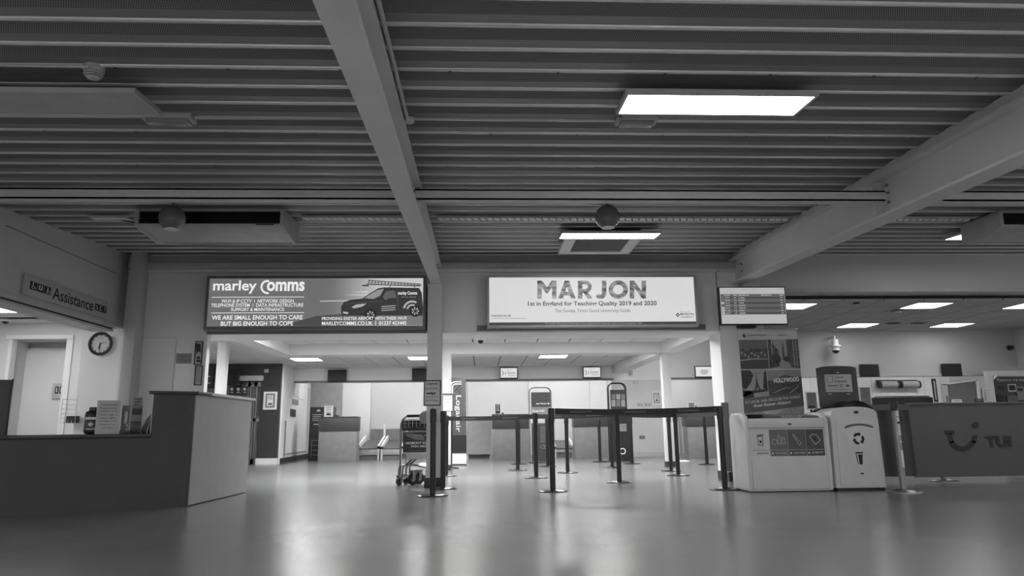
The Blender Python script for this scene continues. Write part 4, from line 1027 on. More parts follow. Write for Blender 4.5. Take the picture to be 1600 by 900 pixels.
# conveyors
M_belt = mat('conveyor_belt', 88, .5); M_alu = mat('alu_panel', 178, .35, metal=.2)
def conveyor(x0, x1, lab, Y0=19.05):
    a0, a1 = atY(x0, 700, Y0)[0], atY(x1, 700, Y0)[0]
    t = thing('weigh_conveyor', lab, 'conveyor', ((a0+a1)/2, Y0, 0), 'baggage weighing conveyors')
    zb = atY(x0, 702, Y0)[2]; Y1 = YA-.35
    MB().box(a0, a1, Y0+.05, Y1, 0, .1).build('plinth', M_mid, t)
    MB().box(a0+.03, a1-.03, Y0, Y1-.05, .12, zb).build('front_panel', M_alu, t, bev=.004)
    MB().hexa([(a0+.05, Y0-.02, zb), (a1-.05, Y0-.02, zb), (a1-.05, Y1-.1, zb+.18), (a0+.05, Y1-.1, zb+.18), (a0+.05, Y0-.02, zb+.02), (a1-.05, Y0-.02, zb+.02), (a1-.05, Y1-.1, zb+.21), (a0+.05, Y1-.1, zb+.21)]).build('belt', M_belt, t)
    for x in (a0, a1-.05):
        MB().hexa([(x, Y0-.03, zb-.28), (x+.05, Y0-.03, zb-.28), (x+.05, Y0+.1, zb-.28), (x, Y0+.1, zb-.28), (x, Y0-.03, zb+.06), (x+.05, Y0-.03, zb+.06), (x+.05, Y0+.1, zb+.1), (x, Y0+.1, zb+.1)]).build('leg', M_white, t)
        MB().hexa([(x, Y0-.03, zb), (x+.05, Y0-.03, zb), (x+.05, Y1-.4, zb+.22), (x, Y1-.4, zb+.22), (x, Y0-.03, zb+.09), (x+.05, Y0-.03, zb+.09), (x+.05, Y1-.4, zb+.34), (x, Y1-.4, zb+.34)]).build('side_rail', M_white, t)
    MB().box(a1-.05, a1-.0, Y1-.5, Y1-.4, zb+.2, zb+.65).build('upright', M_white, t)
conveyor(558, 593, 'weighing conveyor next to the left check-in desk')
conveyor(595, 630, 'weighing conveyor in the middle of the left three')
conveyor(632, 667, 'weighing conveyor behind the luggage trolley')
conveyor(729, 768, 'weighing conveyor right of the tall airline board')
conveyor(866, 897, 'weighing conveyor right of the framed bag gauge')
pxbox(729, 657, 768, 710, 18.9, .05, 'grey_screen', mat('grey_scr', 170, .4), label='pale grey panel between the tall airline board and the desk', cat='panel')

# tall airline board
Ya = 15.3
t = thing('airline_board', 'tall dark airline board with vertical lettering behind the central post', 'banner', (atY(716, 700, Ya)[0], Ya, 0))
def arcpts(cx, cy, r, a0, a1, n=6): return [(cx+r*math.cos(math.radians(a0+(a1-a0)*i/n)), cy+r*math.sin(math.radians(a0+(a1-a0)*i/n))) for i in range(n+1)]
out = [(700, 681), (700, 590)]+arcpts(721, 597, 7, -90, 0)+[(728.5, 681)]
pxpoly(out, Ya, .05, 'upper_panel', mat('board_dark', 72, .5, amp=.3, scale=30), t)
pxbox(703, 680, 728.8, 708, Ya-.01, .07, 'dark_box', M_print, t)
pxbox(703, 708, 728.8, 726, Ya, .05, 'white_foot', M_white, t)
X0, X1 = atY(702, 727, Ya)[0], atY(729, 727, Ya)[0]
MB().box(X0, X1, Ya-.04, Ya+.1, 0, .03).build('base', M_dark, t)
wt = M_printw
pxpolys(ring(711, 603, 6.5, 1.3, 180, 270, 6)+[seg(711, 596.5, 721, 596.5, 1.3), seg(704.5, 603, 704.5, 615, 1.3)]+ring(712, 605, 5, 1.3, 180, 270, 6)+[seg(712, 600, 721, 600, 1.3), seg(707, 605, 707, 615, 1.3)], Ya-.004, .003, 'white_curve', wt, t)
pxpolys([seg(711, 611, 720, 600.5, 1.6), seg(714.5, 613, 720.5, 606, 1.3), seg(717.5, 615, 720.5, 611.5, 1.1)], Ya-.004, .003, 'tartan_mark', M_print, t)
a = RP(710, 618, 720.5, 675, Ya)
textv('Loganair', (a[0], Ya-.004, a[3]), (0, 0, -1), (1, 0, 0), a[3]-a[2], a[1]-a[0], wt, t, bold=.0)

# bag gauges with arched frames
def gauge(x0, x1, yt, yb, Y, lab, kind):
    a = RP(x0, yt, x1, yb, Y); t = thing('bag_gauge', lab, 'bag gauge', ((a[0]+a[1])/2, Y, 0))
    r = .12; X0, X1, Z1 = a[0], a[1], a[3]
    for Yo in (Y, Y+.12):
        pts = [(X0, Yo, .02), (X0, Yo, Z1-r)]+[(X0+r-r*math.cos(q), Yo, Z1-r+r*math.sin(q)) for q in [i*math.pi/12 for i in range(1, 7)]]+[(X1-r+r*math.sin(q), Yo, Z1-r+r*math.cos(q)) for q in [i*math.pi/12 for i in range(0, 7)]]+[(X1, Yo, .02)]
        MB().tube(pts, .014, 8).build('tube_frame', M_mid if kind == 1 else M_black, t)
    MB().box(X0-.03, X1+.03, Y-.1, Y+.25, 0, .02).build('base', M_dark, t)
    return t, a
tg, a = gauge(828, 862, 605, 722, 15.9, 'arched bag gauge with dark panels asking if the bag fits', 1)
pxbox(830, 613, 860.5, 637, 15.9, .03, 'header_panel', M_darkwall, tg); pxtext('aer lingus', 838, 629, 854, 632.5, 15.897, wt, tg, bold=.02)
pxpolys([circ(857, 630.5, 1.4, 6)], 15.897, .002, 'leaf_mark', wt, tg)
pxbox(830, 636, 860.5, 652, 15.89, .03, 'question_panel', M_mid, tg); pxtext('Does it fit?', 832, 640, 851, 644, 15.886, wt, tg, bold=.02)
pxbox(831, 661, 861, 721, 15.9, .03, 'lower_panel', M_darkwall, tg)
pxpolys([seg(832, 661.5, 856, 661.5, 1.6)]+[seg(844, 667+i*2.6, 854-(i % 3), 667+i*2.6, .9) for i in range(10)]+ring(848, 698, 3, 1, 0, 360, 8)+ring(853, 698, 3, 1, 90, 270, 6)+[seg(834, 668+i*5, 836, 668+i*5, 1) for i in range(8)], 15.896, .003, 'printed_rules', M_mid, tg)
tg, a = gauge(952.5, 980, 598.5, 722, 15.9, 'taller arched bag gauge with black frame and white ring on its foot', 2)
pxbox(954, 609, 979, 640, 15.9, .03, 'header_panel', M_dark, tg)
for i in range(3):
    for j in range(2): pxbox(955.5+i*7.6, 616+j*9, 961.5+i*7.6, 624+j*11, 15.896, .004, 'picture_tile', mat('pic%d' % ((i+j) % 2), 100+30*((i+j) % 2), .5), tg)
pxbox(953, 650, 984, 721, 15.89, .2, 'lower_panel', M_print, tg); pxbox(965, 662, 979, 674, 15.885, .005, 'grey_label', M_mid, tg)
pxpolys(ring(973, 705, 4.3, 1.6, -150, 150, 14), 15.885, .004, 'white_ring', wt, tg)

# ---- luggage trolley
Yt = 9.95
def tp(px, py, Y=Yt): p = atY(px, py, Y); return (p[0], Y, p[2])
t = thing('luggage_trolley', 'metal luggage trolley with advert board half hidden behind the central post', 'trolley', (atY(650, 750, Yt)[0], Yt, 0))
XA, XB = tp(626, 700)[0], tp(687, 700)[0]
ztop = tp(640, 650)[2]; z_b1, z_b0 = tp(640, 676)[2], tp(640, 707)[2]
M = MB()
fr_ = [(XA, Yt, .12), (XA, Yt, ztop-.12), (XA+.02, Yt-.01, ztop-.05), (XA+.08, Yt-.02, ztop), (XB-.08, Yt-.02, ztop), (XB-.02, Yt-.01, ztop-.05), (XB, Yt, ztop-.12), (XB, Yt, .12)]
M.tube(fr_, .014, 8).build('main_frame', M_chrome, t)
MB().tube(fr_[3:5], .019, 10).build('handle_grip', M_black, t)
M = MB()
for dz_ in (-.05, -.10, -.16, -.22): M.tube([(XA+.03, Yt-.0, ztop+dz_), (XB-.03, Yt-.0, ztop+dz_)], .006, 6)
for i in range(9): x = XA+.05+i*(XB-XA-.1)/8; M.tube([(x, Yt-.01, ztop-.05), (x-.0, Yt-.02, ztop-.14), (x, Yt+.12, ztop-.22)], .0045, 5)
M.tube([(XA+.03, Yt-.02, ztop-.22), (XB-.03, Yt-.02, ztop-.22)], .011, 6)
M.build('wire_basket', M_chrome, t)
MB().box(XA+.01, XB-.01, Yt+.03, Yt+.15, ztop-.2, ztop-.06).build('basket_liner', M_dark, t)
ab = MB().box(XA+.03, XB-.03, Yt-.005, Yt+.012, z_b0, z_b1).build('advert_board', mat('advert_dark', 40, .4), t)
pxpolys([[(632, 677.5), (645, 677.5), (663, 681), (663, 688), (650, 687), (636, 682)]], Yt-.008, .002, 'printed_picture', M_mid, ab)
pxtext('NOBODY KNOWS', 634, 690, 682, 694, Yt-.008, wt, ab, bold=.04); pxtext('YOU MORE', 641, 695.5, 674, 699, Yt-.008, wt, ab, bold=.04)
pxtext('CAR HIRE', 647, 679, 678, 681, Yt-.010, M_lite, ab); pxtext('than your friends', 640, 702, 676, 704.5, Yt-.008, M_mid, ab)
MB().box(XA+.02, XB-.02, Yt-.008, Yt+.014, z_b0-.09, z_b0-.005).build('lower_board', M_lite, t)
for k in range(4):
    y = Yt+.03+k*.13; o_ = .035*k
    MB().tube([(XA-.02+o_, y, .10), (XA-.02+o_, y, .20), (XA+.0+o_, y-.01, .245), (XA+.06+o_, y-.02, .262), (XA+.20+o_*.6, y-.03, .262), (XA+.32+o_*.4, y-.03, .235), (XA+.42+o_*.3, y-.03, .17), (XA+.46+o_*.3, y-.03, .10)], .014, 8).build('nested_frame', M_chrome, t)
MB().tube([(XA+.08, Yt-.01, .27), (XA+.2, Yt+.02, .37)], .011, 7).build('brace', M_black, t)
MB().tube([(XA+.13, Yt-.01, .27), (XA+.25, Yt+.02, .37)], .011, 7).build('brace', M_black, t)
MB().tube([(XA+.03, Yt-.01, .36), (XA+.03, Yt-.02, .40), (XA+.07, Yt-.02, .41), (XA+.07, Yt-.01, .26)], .009, 7).build('bumper_loop', M_chrome, t)
for (x, y, r_, an) in ((XA-.01, Yt-.02, .05, .5), (XA+.07, Yt+.1, .05, .4), (XA+.17, Yt-.05, .08, .95), (XA+.24, Yt+.1, .08, .8), (XA+.36, Yt+.2, .07, .8), (XB-.04, Yt+.3, .07, .8)):
    ax = np.array([math.cos(an), -math.sin(an), 0]); c0 = np.array([x, y, r_])
    wq = MB().tube([c0-ax*.02, c0+ax*.02], r_, 24).build('caster_wheel', M_black, t)
    MB().tube([c0-ax*.024, c0+ax*.024], r_*.45, 16).build('wheel_hub', M_chrome, wq)
    px_ = np.array([-ax[1], ax[0], 0]); q = MB()
    for sg_ in (-1, 1):
        b0 = c0+ax*.03*sg_
        q.prism([b0-px_*.018-np.array([0, 0, .012]), b0+px_*.018-np.array([0, 0, .012]), b0+px_*.045+np.array([0, 0, r_+.03]), b0-px_*.02+np.array([0, 0, r_+.03])], ax*.006)
    q.prism([c0+ax*.034+px_*.045+np.array([0, 0, r_+.02]), c0+ax*.034-px_*.02+np.array([0, 0, r_+.02]), c0-ax*.034-px_*.02+np.array([0, 0, r_+.02]), c0-ax*.034+px_*.045+np.array([0, 0, r_+.02])], (0, 0, .014))
    q.build('caster_fork', M_chrome, wq)
c = tp(665, 652, Yt-.04); MB().cyl((c[0], Yt-.06, c[2]), (c[0], Yt-.03, c[2]), .085, n=28).build('round_disc', M_mid, t)

# ================================================================== STANCHIONS
PH = .955
proto = thing('barrier_post', '', 'barrier post', (0, 0, 0), 'black queue barrier posts')
MB().lathe([(.172, 0), (.172, .008), (.165, .014), (.09, .024), (.036, .03)], 0, 0, 32).build('base_disc', M_disc, proto)
MB().lathe([(.033, .02), (.033, .80)], 0, 0, 20).build('pole', M_post, proto)
MB().lathe([(.037, .80), (.039, .82), (.039, .935), (.034, PH)], 0, 0, 20).build('belt_head', M_black, proto)
posts = {
 2: (692, 764, 'black barrier post touching the right side of the central post plinth'),
 3: (697, 744, 'black barrier post just behind the one by the plinth, right of the central post'),
 4: (704, 732, 'thin looking black barrier post in front of the tall airline board'),
 5: (809, 735, 'black barrier post in front of the check-in desk left of the framed bag gauge'),
 '5b': (811, 725.5, 'black barrier post hidden behind another, only its farther base showing'),
 6: (838, 747, 'black barrier post standing in front of the framed bag gauge'),
 7: (864, 768, 'nearest black barrier post in the middle, right of the framed bag gauge'),
 8: (887, 739, 'black barrier post in front of the small conveyor right of the bag gauge'),
 9: (856, 729, 'black barrier post directly behind the nearest middle one'),
 10: (938, 722, 'farthest black barrier post, in front of the desk by the right bag gauge'),
 11: (957, 731, 'black barrier post just left of the foot of the right bag gauge'),
 12: (968, 754, 'black barrier post in front of the right bag gauge, its base second nearest'),
 13: (988, 725, 'black barrier post just right of the right bag gauge'),
 14: (1049, 736, 'black barrier post before the foot of the right grey column, left of its pair'),
 15: (1060, 743, 'black barrier post right and nearer of the pair at the right grey column'),
 16: (1105, 726, 'black barrier post in front of the desk beyond the right column'),
 17: (1133, 765, 'near black barrier post left of the wide recycling station'),
}
PP = {}
first = True
for k, (px, py, lab) in posts.items():
    p = atZ(px, py, 0)
    if first: proto.location = (p[0], p[1], 0); proto['label'] = lab; o = proto; first = False; ORG[proto] = np.array([p[0], p[1], 0])
    else: o = dup(proto, (p[0], p[1], 0), lab)
    PP[k] = p
# post with sign
p = atZ(676, 775, 0)
t = dup(proto, (p[0], p[1], 0), 'nearest black barrier post left of centre carrying a framed airline sign'); PP[1] = p
sg = thing('post_sign', 'portrait framed sign listing airlines on the barrier post in front of the central post', 'sign', (p[0], p[1], PH))
a = RP(662, 594, 689, 634, p[1]-.01)
frame_box(sg, a[0], a[1], a[2], a[3], p[1]-.02, p[1]+.01, .012, M_black)
MB().box(a[0]+.012, a[1]-.012, p[1]-.01, p[1]+.008, a[2]+.012, a[3]-.012).build('sheet', mat('sheet_grey', 215, .5), sg)
MB().box(p[0]-.012, p[0]+.012, p[1]-.01, p[1]+.01, PH-.005, a[2]+.002).build('neck', M_chrome, sg)
for (s_, y0, y1, x0, x1, bd) in (('Loganair', 598, 601.5, 666, 685, .03), ('BLUE ISLANDS', 605.5, 608.5, 664.5, 684.5, 0), ('aurigny', 612.5, 617, 666.5, 681.5, .06), ('AER LINGUS', 618.8, 621.5, 665, 684, 0), ('EASTERN', 624.5, 627.5, 665.5, 685, 0)):
    pxtext(s_, x0, y0, x1, y1, p[1]-.012, M_print, sg, bold=bd)
# second sign on post 3's neighbour
p3 = PP[3]
sg = thing('post_sign', 'smaller pale sign on the barrier post right of the central post', 'sign', (p3[0], p3[1], PH))
a = RP(691.5, 615, 708, 643, p3[1]-.01)
frame_box(sg, a[0], a[1], a[2], a[3], p3[1]-.02, p3[1]+.01, .01, M_black)
MB().box(a[0]+.008, a[1]-.01, p3[1]-.01, p3[1]+.008, a[2]+.01, a[3]-.01).build('sheet', M_white, sg)
MB().box(p3[0]-.012, p3[0]+.012, p3[1]-.01, p3[1]+.01, PH-.005, a[2]+.002).build('neck', M_chrome, sg)
pxpolys([seg(694, 624, 704, 623.5, .8), seg(697, 628.5, 702, 628.5, .8), seg(695, 619, 705, 619, .7)], p3[1]-.012, .002, 'text_line', M_printg, sg)
# silver post
p = atZ(1066, 721, 0)
sp = thing('silver_post', 'slim silver post with pale round base behind the pair at the right column', 'barrier post', (p[0], p[1], 0))
MB().lathe([(.17, 0), (.17, .01), (.05, .03)], p[0], p[1], 28).build('base_disc', M_white, sp); MB().lathe([(.035, .03), (.035, .93)], p[0], p[1], 16).build('pole', M_chrome, sp)
# belts
M_beltp = mat('belt_webbing', 30, .6); 
def belt(P, Q, lab, z=.905, sag=.012, marks=True, dz=0):
    P, Q = np.array(P[:2], float), np.array(Q[:2], float); d = (Q-P); L = np.hypot(*d); d /= L; n = np.array([-d[1], d[0]])*.0015
    P2, Q2 = P+d*.042, Q-d*.042
    t = thing('barrier_belt', lab, 'barrier belt', (*((P+Q)/2), z-.03), 'black retractable queue belts')
    b = MB(); N_ = 12; hh = .034
    for i in range(N_+1):
        s_ = i/N_; c_ = P2+(Q2-P2)*s_; zz = z-sag*4*s_*(1-s_)+dz*s_
        b.v += [(*(c_-n), zz-hh), (*(c_+n), zz-hh), (*(c_+n), zz+hh), (*(c_-n), zz+hh)]
    for i in range(N_):
        o = i*4
        for k in range(4): b.f.append((o+k, o+(k+1) % 4, o+4+(k+1) % 4, o+4+k))
    b.f += [(0, 1, 2, 3), (N_*4+3, N_*4+2, N_*4+1, N_*4)]
    b.build('webbing', M_beltp, t)
    MB().hexa([(*(Q2-d*.03-n*4), z+dz-.036), (*(Q2+d*.005-n*4), z+dz-.036), (*(Q2+d*.005+n*4), z+dz-.036), (*(Q2-d*.03+n*4), z+dz-.036), (*(Q2-d*.03-n*4), z+dz+.036), (*(Q2+d*.005-n*4), z+dz+.036), (*(Q2+d*.005+n*4), z+dz+.036), (*(Q2-d*.03+n*4), z+dz+.036)]).build('clip', M_black, t)
    if marks:
        nn = int(L/.55)
        side = -1 if n[1] > 0 else 1
        for i in range(nn):
            s_ = (i+.5)/nn; c_ = P2+(Q2-P2)*s_+n*side*1.5; zz = z-sag*4*s_*(1-s_)+dz*s_; u_ = d*.13
            MB().prism([(*(c_-u_), zz-.012), (*(c_+u_*.9), zz-.012), (*(c_+u_), zz), (*(c_+u_*.9), zz+.012), (*(c_-u_), zz+.012), (*(c_-u_*1.1), zz)], (n[0]*side*.5, n[1]*side*.5, 0)).build('printed_logo', mat('belt_print', 78, .6), t)
belt(PP[3], PP[6], 'black belt from the central post area to the post before the framed bag gauge')
belt(PP[6], PP[12], 'black belt running from before the framed bag gauge to before the right one')
belt(PP[7], PP[17], 'nearest long black belt ending at the post beside the recycling station', sag=.02, z=.92)
belt(PP[12], PP[15], 'black belt from before the right bag gauge to the pair at the right column', marks=False)
belt(PP[15], (XWR-.04, YW+.1), 'black belt from the pair at the right column to the wall clip', marks=False)
MB().box(XWR-.045, XWR, YW+.05, YW+.15, .84, .96).build('wall_clip', M_black, label='black belt clip on the end of the sign wall', cat='clip', bev=.006)
belt(PP[2], PP[3], 'short black belt between the two posts beside the central post', marks=False)
# wall strip beside near right post
a = RP(1130, 629, 1141, 740, YW-.02)
MB().box(a[0], a[1], YW-.05, YW, .13, a[3]).build('wall_guard', mat('guard', 118, .4), label='tall grey corner guard on the wall behind the near right barrier post', cat='wall guard', bev=.01)

# ================================================================== RIGHT SIDE
# departures screen
Yf = 9.2; a = RP(1124.5, 448, 1229, 508, Yf)
t = thing('departures_screen', 'large flight departures screen hanging at the right end of the sign wall', 'screen', ((a[0]+a[1])/2, Yf, a[2]))
MB().box(a[0], a[1], Yf, Yf+.06, a[2], a[3]).build('casing', M_black, t, bev=.006)
MB().box(a[0]+.3, a[1]-.25, Yf+.06, 9.495, a[2]+.15, a[3]-.15).build('bracket', M_dark, t)
MB().box(a[0]+.25, a[0]+.48, Yf+.02, Yf+.12, a[2]-.03, a[2]+.01).build('sensor_bar', M_print, t)
MB().box(a[0]+.014, a[1]-.014, Yf-.003, Yf+.002, a[2]+.02, a[3]-.014).build('display', emis('fids_pale', 186, .9), t)
E_row = [emis('fids_row0', 92, .9), emis('fids_row1', 66, .9)]
XX0, XX1 = a[0]+.02, a[1]-.02; zT = atY(1176, 459.5, Yf)[2]; zBt = atY(1176, 491.5, Yf)[2]
for i in range(8):
    z1_ = zT-(zT-zBt)*i/8; z0_ = zT-(zT-zBt)*(i+1)/8
    r_ = MB().box(XX0, XX1, Yf-.006, Yf-.002, z0_+.001, z1_).build('timetable_row', E_row[i % 2], t)
    hh = (z1_-z0_); zz = z0_+hh*.3
    def tt(s_, x0, wd): textv(s_, (XX0+x0, Yf-.006, zz), (1, 0, 0), (0, 0, 1), wd, hh*.42, E_w, r_, res=1)
    if i == 0: tt('FLIGHT', .05, .08); tt('TIME', .17, .05); tt('DESTINATION', .24, .14); tt('INFORMATION', .55, .14); tt('GATE', .80, .05)
    else:
        tt(['LM 571', 'BE 1043', 'GR 672', 'LM 325', 'BE 1911', 'T3 4503', 'LM 579'][i-1], .06, .06); tt(['06.45', '07.15', '08.30', '09.10', '10.05', '11.20', '12.40'][i-1], .175, .035)
        tt(['DUBLIN', 'JERSEY', 'GUERNSEY', 'NEWCASTLE', 'EDINBURGH', 'MANCHESTER', 'ABERDEEN'][i-1], .24, .07+.01*(i % 3)); tt('WAIT', .81, .03)
        if i in (3, 5, 6, 7): MB().box(XX0+.004, XX0+.045, Yf-.008, Yf-.006, z0_+.004, z1_-.003).build('airline_logo', E_wl, r_)
        else: MB().box(XX0+.004, XX0+.045, Yf-.008, Yf-.006, z0_+.004, z1_-.003).build('airline_logo', E_wm, r_)
textv('Exeter Departures', (XX0+.3, Yf-.004, atY(1176, 453.5, Yf)[2]), (1, 0, 0), (0, 0, 1), .18, .012, E_wd, t, res=1)
textv('06:18', (XX1-.07, Yf-.004, atY(1176, 452.5, Yf)[2]), (1, 0, 0), (0, 0, 1), .05, .014, E_wd, t, res=1)

# roll-up banner
Yb_ = 9.05
def bq(u, v):   # banner coordinates in px from its own corner grid, level in the room
    return None
a = RP(1156, 516, 1249, 600, Yb_)
bx0, bx1, bz1 = a[0], a[1], atY(1200, 516, Yb_)[2]
t = thing('rollup_banner', 'tall roll-up travel banner with four pictures and HOLLYWOOD lettering behind the bins', 'banner', ((bx0+bx1)/2, Yb_, 0))
MB().box(bx0, bx1, Yb_, Yb_+.004, .08, bz1).build('sheet', mat('banner_sheet', 176, .5), t)
MB().box(bx0-.01, bx1+.01, Yb_-.012, Yb_+.016, bz1, bz1+.02).build('top_rail', M_chrome, t, bev=.004)
MB().box(bx0-.02, bx1+.02, Yb_-.08, Yb_+.1, 0, .08).build('cassette', M_chrome, t, bev=.01)
MB().tube([((bx0+bx1)/2, Yb_+.03, .08), ((bx0+bx1)/2, Yb_+.03, bz1)], .01).build('support_pole', M_chrome, t)
bw = bx1-bx0
def BB(u, v, off=.002): return (bx0+u*bw, Yb_-off, bz1-v*bw)     # v in banner widths downward
def bpoly(lst, off, nm, m, par=None):
    q = MB()
    for pts in lst: q.prism([BB(u, v, off) for u, v in pts], (0, .0015, 0))
    return q.build(nm, m, par or t)
def rect(u0, v0, u1, v1): return [(u0, v0), (u1, v0), (u1, v1), (u0, v1)]
Ms = mat('pic_sky', 128, .6); Ml = mat('pic_land', 74, .6, amp=.7, scale=40); Md = mat('pic_dark', 52, .6, amp=.5, scale=50); Mpale = mat('pic_pale', 150, .6, amp=.4, scale=60)
bpoly([[(.07, .085), (.10, .05), (.115, .09), (.10, .13)], [(.12, .10), (.14, .08), (.135, .11)]], .003, 'bird_emblem', M_print)
def btext(s_, u0, v0, u1, v1, m, bold=0, off=.004, shear=0, par=None):
    return textv(s_, BB(u0, v1, off), (1, 0, 0), (0, 0, 1), (u1-u0)*bw, (v1-v0)*bw, m, par or t, bold=bold, shear=shear)
btext('ExeterAirport', .17, .06, .48, .105, M_printg, .01); btext('a journey better', .2, .12, .38, .135, M_printg)
bpoly([[(.62, .10), (.72, .075), (.88, .09), (.72, .09)]], .003, 'wing_line', M_printg)
# picture 1: harbour town
p1 = bpoly([rect(0, .16, .47, .64)], .003, 'picture_harbour', mat('pic_sky1', 98, .6)); 
bpoly([[(0, .36), (.06, .30), (.12, .35), (.2, .31), (.3, .30), (.4, .31), (.47, .29), (.47, .48), (0, .50)]], .0045, 'picture_hill', Ml, p1)
bpoly([rect(.02+.055*i, .36+.03*(i % 3), .05+.055*i, .40+.03*(i % 3)) for i in range(8)], .006, 'picture_house', Mpale, p1)
bpoly([[(0, .50), (.25, .48), (.47, .47), (.47, .64), (0, .64)]], .005, 'picture_sea', mat('pic_sea', 66, .6), p1)
bpoly([[(0, .49), (.25, .465), (.47, .475), (.47, .485), (.25, .485), (0, .51)]], .006, 'picture_quay', Mpale, p1)
# picture 2: city street
p2 = bpoly([rect(.485, .155, 1, .64)], .003, 'picture_street', mat('pic_sky2', 140, .6))
bpoly([[(.485, .155), (.56, .155), (.58, .25), (.66, .34), (.66, .60), (.485, .64)], [(.8, .155), (1, .155), (1, .64), (.86, .62), (.8, .5)]], .0045, 'picture_building', Ml, p2)
bpoly([rect(.54, .17, .555, .4), rect(.9, .17, .915, .6), rect(.95, .17, .96, .6)], .006, 'picture_edge', Mpale, p2)
bpoly([[(.72, .30), (.735, .2), (.75, .3), (.75, .5), (.72, .5)]], .006, 'picture_spire', Ml, p2)
bpoly([circ(.61, .48, .075, 12), rect(.605, .5, .62, .6), circ(.79, .48, .05, 10), [(.485, .52), (.57, .55), (.56, .6), (.485, .6)]], .0075, 'picture_tree', Md, p2)
# picture 3: iron tower among trees
p3_ = bpoly([rect(0, .66, .42, 1.13)], .003, 'picture_tower_park', mat('pic_sky3', 150, .6))
bpoly([[(0, .66), (.15, .66), (.2, .74), (.15, .86), (.06, .97), (0, .95)], [(.38, .7), (.42, .66), (.42, .98), (.35, .95)], [(0, .98), (.12, 1.0), (.42, .96), (.42, 1.0), (.15, 1.04), (0, 1.1)], circ(.1, 1.08, .09, 10)], .006, 'picture_tree', Md, p3_)
bpoly([[(.24, .70), (.245, .70), (.258, .85), (.285, .93), (.31, .99), (.285, .99), (.25, .94), (.215, .99), (.19, .99), (.22, .93), (.235, .85)]], .0075, 'picture_tower', Ml, p3_)
# picture 4: hills with letters
p4 = bpoly([rect(.435, .66, 1, 1.13)], .003, 'picture_hills', mat('pic_sky4', 128, .6))
bpoly([[(.435, .84), (.6, .82), (.66, .76), (.74, .745), (.85, .77), (1, .78), (1, 1.1), (.435, 1.13)]], .0045, 'picture_hill', Ml, p4)
bpoly([seg(.52, 1.03, .72, .95, .012), seg(.72, .95, .8, .96, .01), seg(.78, 1.04, .95, .92, .012)], .006, 'picture_track', Mpale, p4)
textv('HOLLYWOOD', BB(.53, .875, .007), np.array((1, 0, .06))/np.hypot(1, .06), np.array((-.06, 0, 1))/np.hypot(1, .06), .43*bw, .075*bw, M_printw, p4, bold=.04)
bd = bpoly([[(0, 1.12), (1, 1.03), (1, 1.25), (0, 1.36)]], .008, 'text_band', mat('band_grey', 92, .5))
rr = np.array((1, 0, .095)); rr = rr/np.linalg.norm(rr); uu = np.array((-rr[2], 0, rr[0]))
textv('FLY LOCAL AND DISCOVER THE WORLD', BB(.03, 1.205, .011), rr, uu, .92*bw, .042*bw, M_printw, bd)
textv('from Exeter Airport', BB(.17, 1.275, .011), rr, uu, .62*bw, .06*bw, M_printw, bd, bold=.02, shear=.2)
bpoly([[(0, 1.37), (.08, 1.35), (.14, 1.31), (.22, 1.34), (.3, 1.33), (.4, 1.4), (.4, 1.9), (0, 1.9)], [(.48, 1.42), (.62, 1.32), (.72, 1.29), (.85, 1.27), (1, 1.26), (1, 1.9), (.48, 1.9)]], .003, 'lower_picture', Mpale)

# ---- wide recycling station
xb0 = atZ(1170, 768, 0)[0]; Yb1 = 7.95; xb0 = atY(1171, 768, Yb1)[0]; xb1 = atY(1304, 769, Yb1)[0]
zt1 = atY(1235, 654, Yb1)[2]; D1 = .5
t = thing('recycling_station', 'wide pale grey recycling station with four sorting stickers on its front', 'recycling bin', ((xb0+xb1)/2, Yb1+D1/2, 0))
prof = [(0, 0), (0, zt1), (.03, zt1+.0), (.10, zt1+.03), (D1-.1, zt1+.035), (D1, zt1-.02), (D1, 0)]
# ends as shaped cheeks
for (xa_, xb_) in ((xb0, xb0+.05), (xb1-.05, xb1)):
    pr = [(.0, .012), (-.012, .25), (-.012, zt1-.02), (.03, zt1+.035), (.12, zt1+.07), (D1-.08, zt1+.07), (D1, zt1), (D1, .012)]
    MB().prism([(xa_, Yb1+y, z) for y, z in pr], (xb_-xa_, 0, 0)).build('end_cheek', M_bin, t, bev=.015, seg=3)
MB().box(xb0+.04, xb1-.04, Yb1+.02, Yb1+D1-.02, .012, zt1-.02).build('body', M_bin, t)
MB().box(xb0+.045, xb1-.045, Yb1-.012, Yb1+.03, zt1-.10, zt1+.005).build('front_lip', M_bin, t, bev=.01)
MB().box(xb0+.05, xb1-.05, Yb1-.004, Yb1+.02, .03, zt1-.115).build('front_door', M_bin, t, bev=.006)
MB().box(xb0+.02, xb1-.02, Yb1+.03, Yb1+D1-.03, 0, .014).build('foot', M_black, t)
lids = [M_black, mat('lid_a', 90, .4), mat('lid_b', 120, .4), mat('lid_c', 95, .4)]
lw = (xb1-xb0-.1)/4
for i in range(4):
    x = xb0+.05+i*lw
    MB().prism([(x+.006, Yb1+.06, zt1-.01), (x+.006, Yb1+.09, zt1+(.05 if i == 0 else .03)), (x+.006, Yb1+D1-.1, zt1+.06), (x+.006, Yb1+D1-.05, zt1-.01)], (lw-.012, 0, 0)).build('lid', lids[i], t, bev=.012)
def badge(px, py, Y, par, rx=.024, rz=.011):
    c_ = atY(px, py, Y); b = MB()
    MB().prism([(c_[0]+rx*1.35*math.cos(q), Y-.002, c_[2]+rz*1.45*math.sin(q)) for q in [i*math.tau/16 for i in range(16)]], (0, .004, 0)).build('badge_rim', M_white, par)
    b.prism([(c_[0]+rx*math.cos(q), Y-.004, c_[2]+rz*math.sin(q)) for q in [i*math.tau/16 for i in range(16)]], (0, .006, 0)).build('oval_badge', M_black, par)
badge(1233.5, 662.5, Yb1-.013, t)
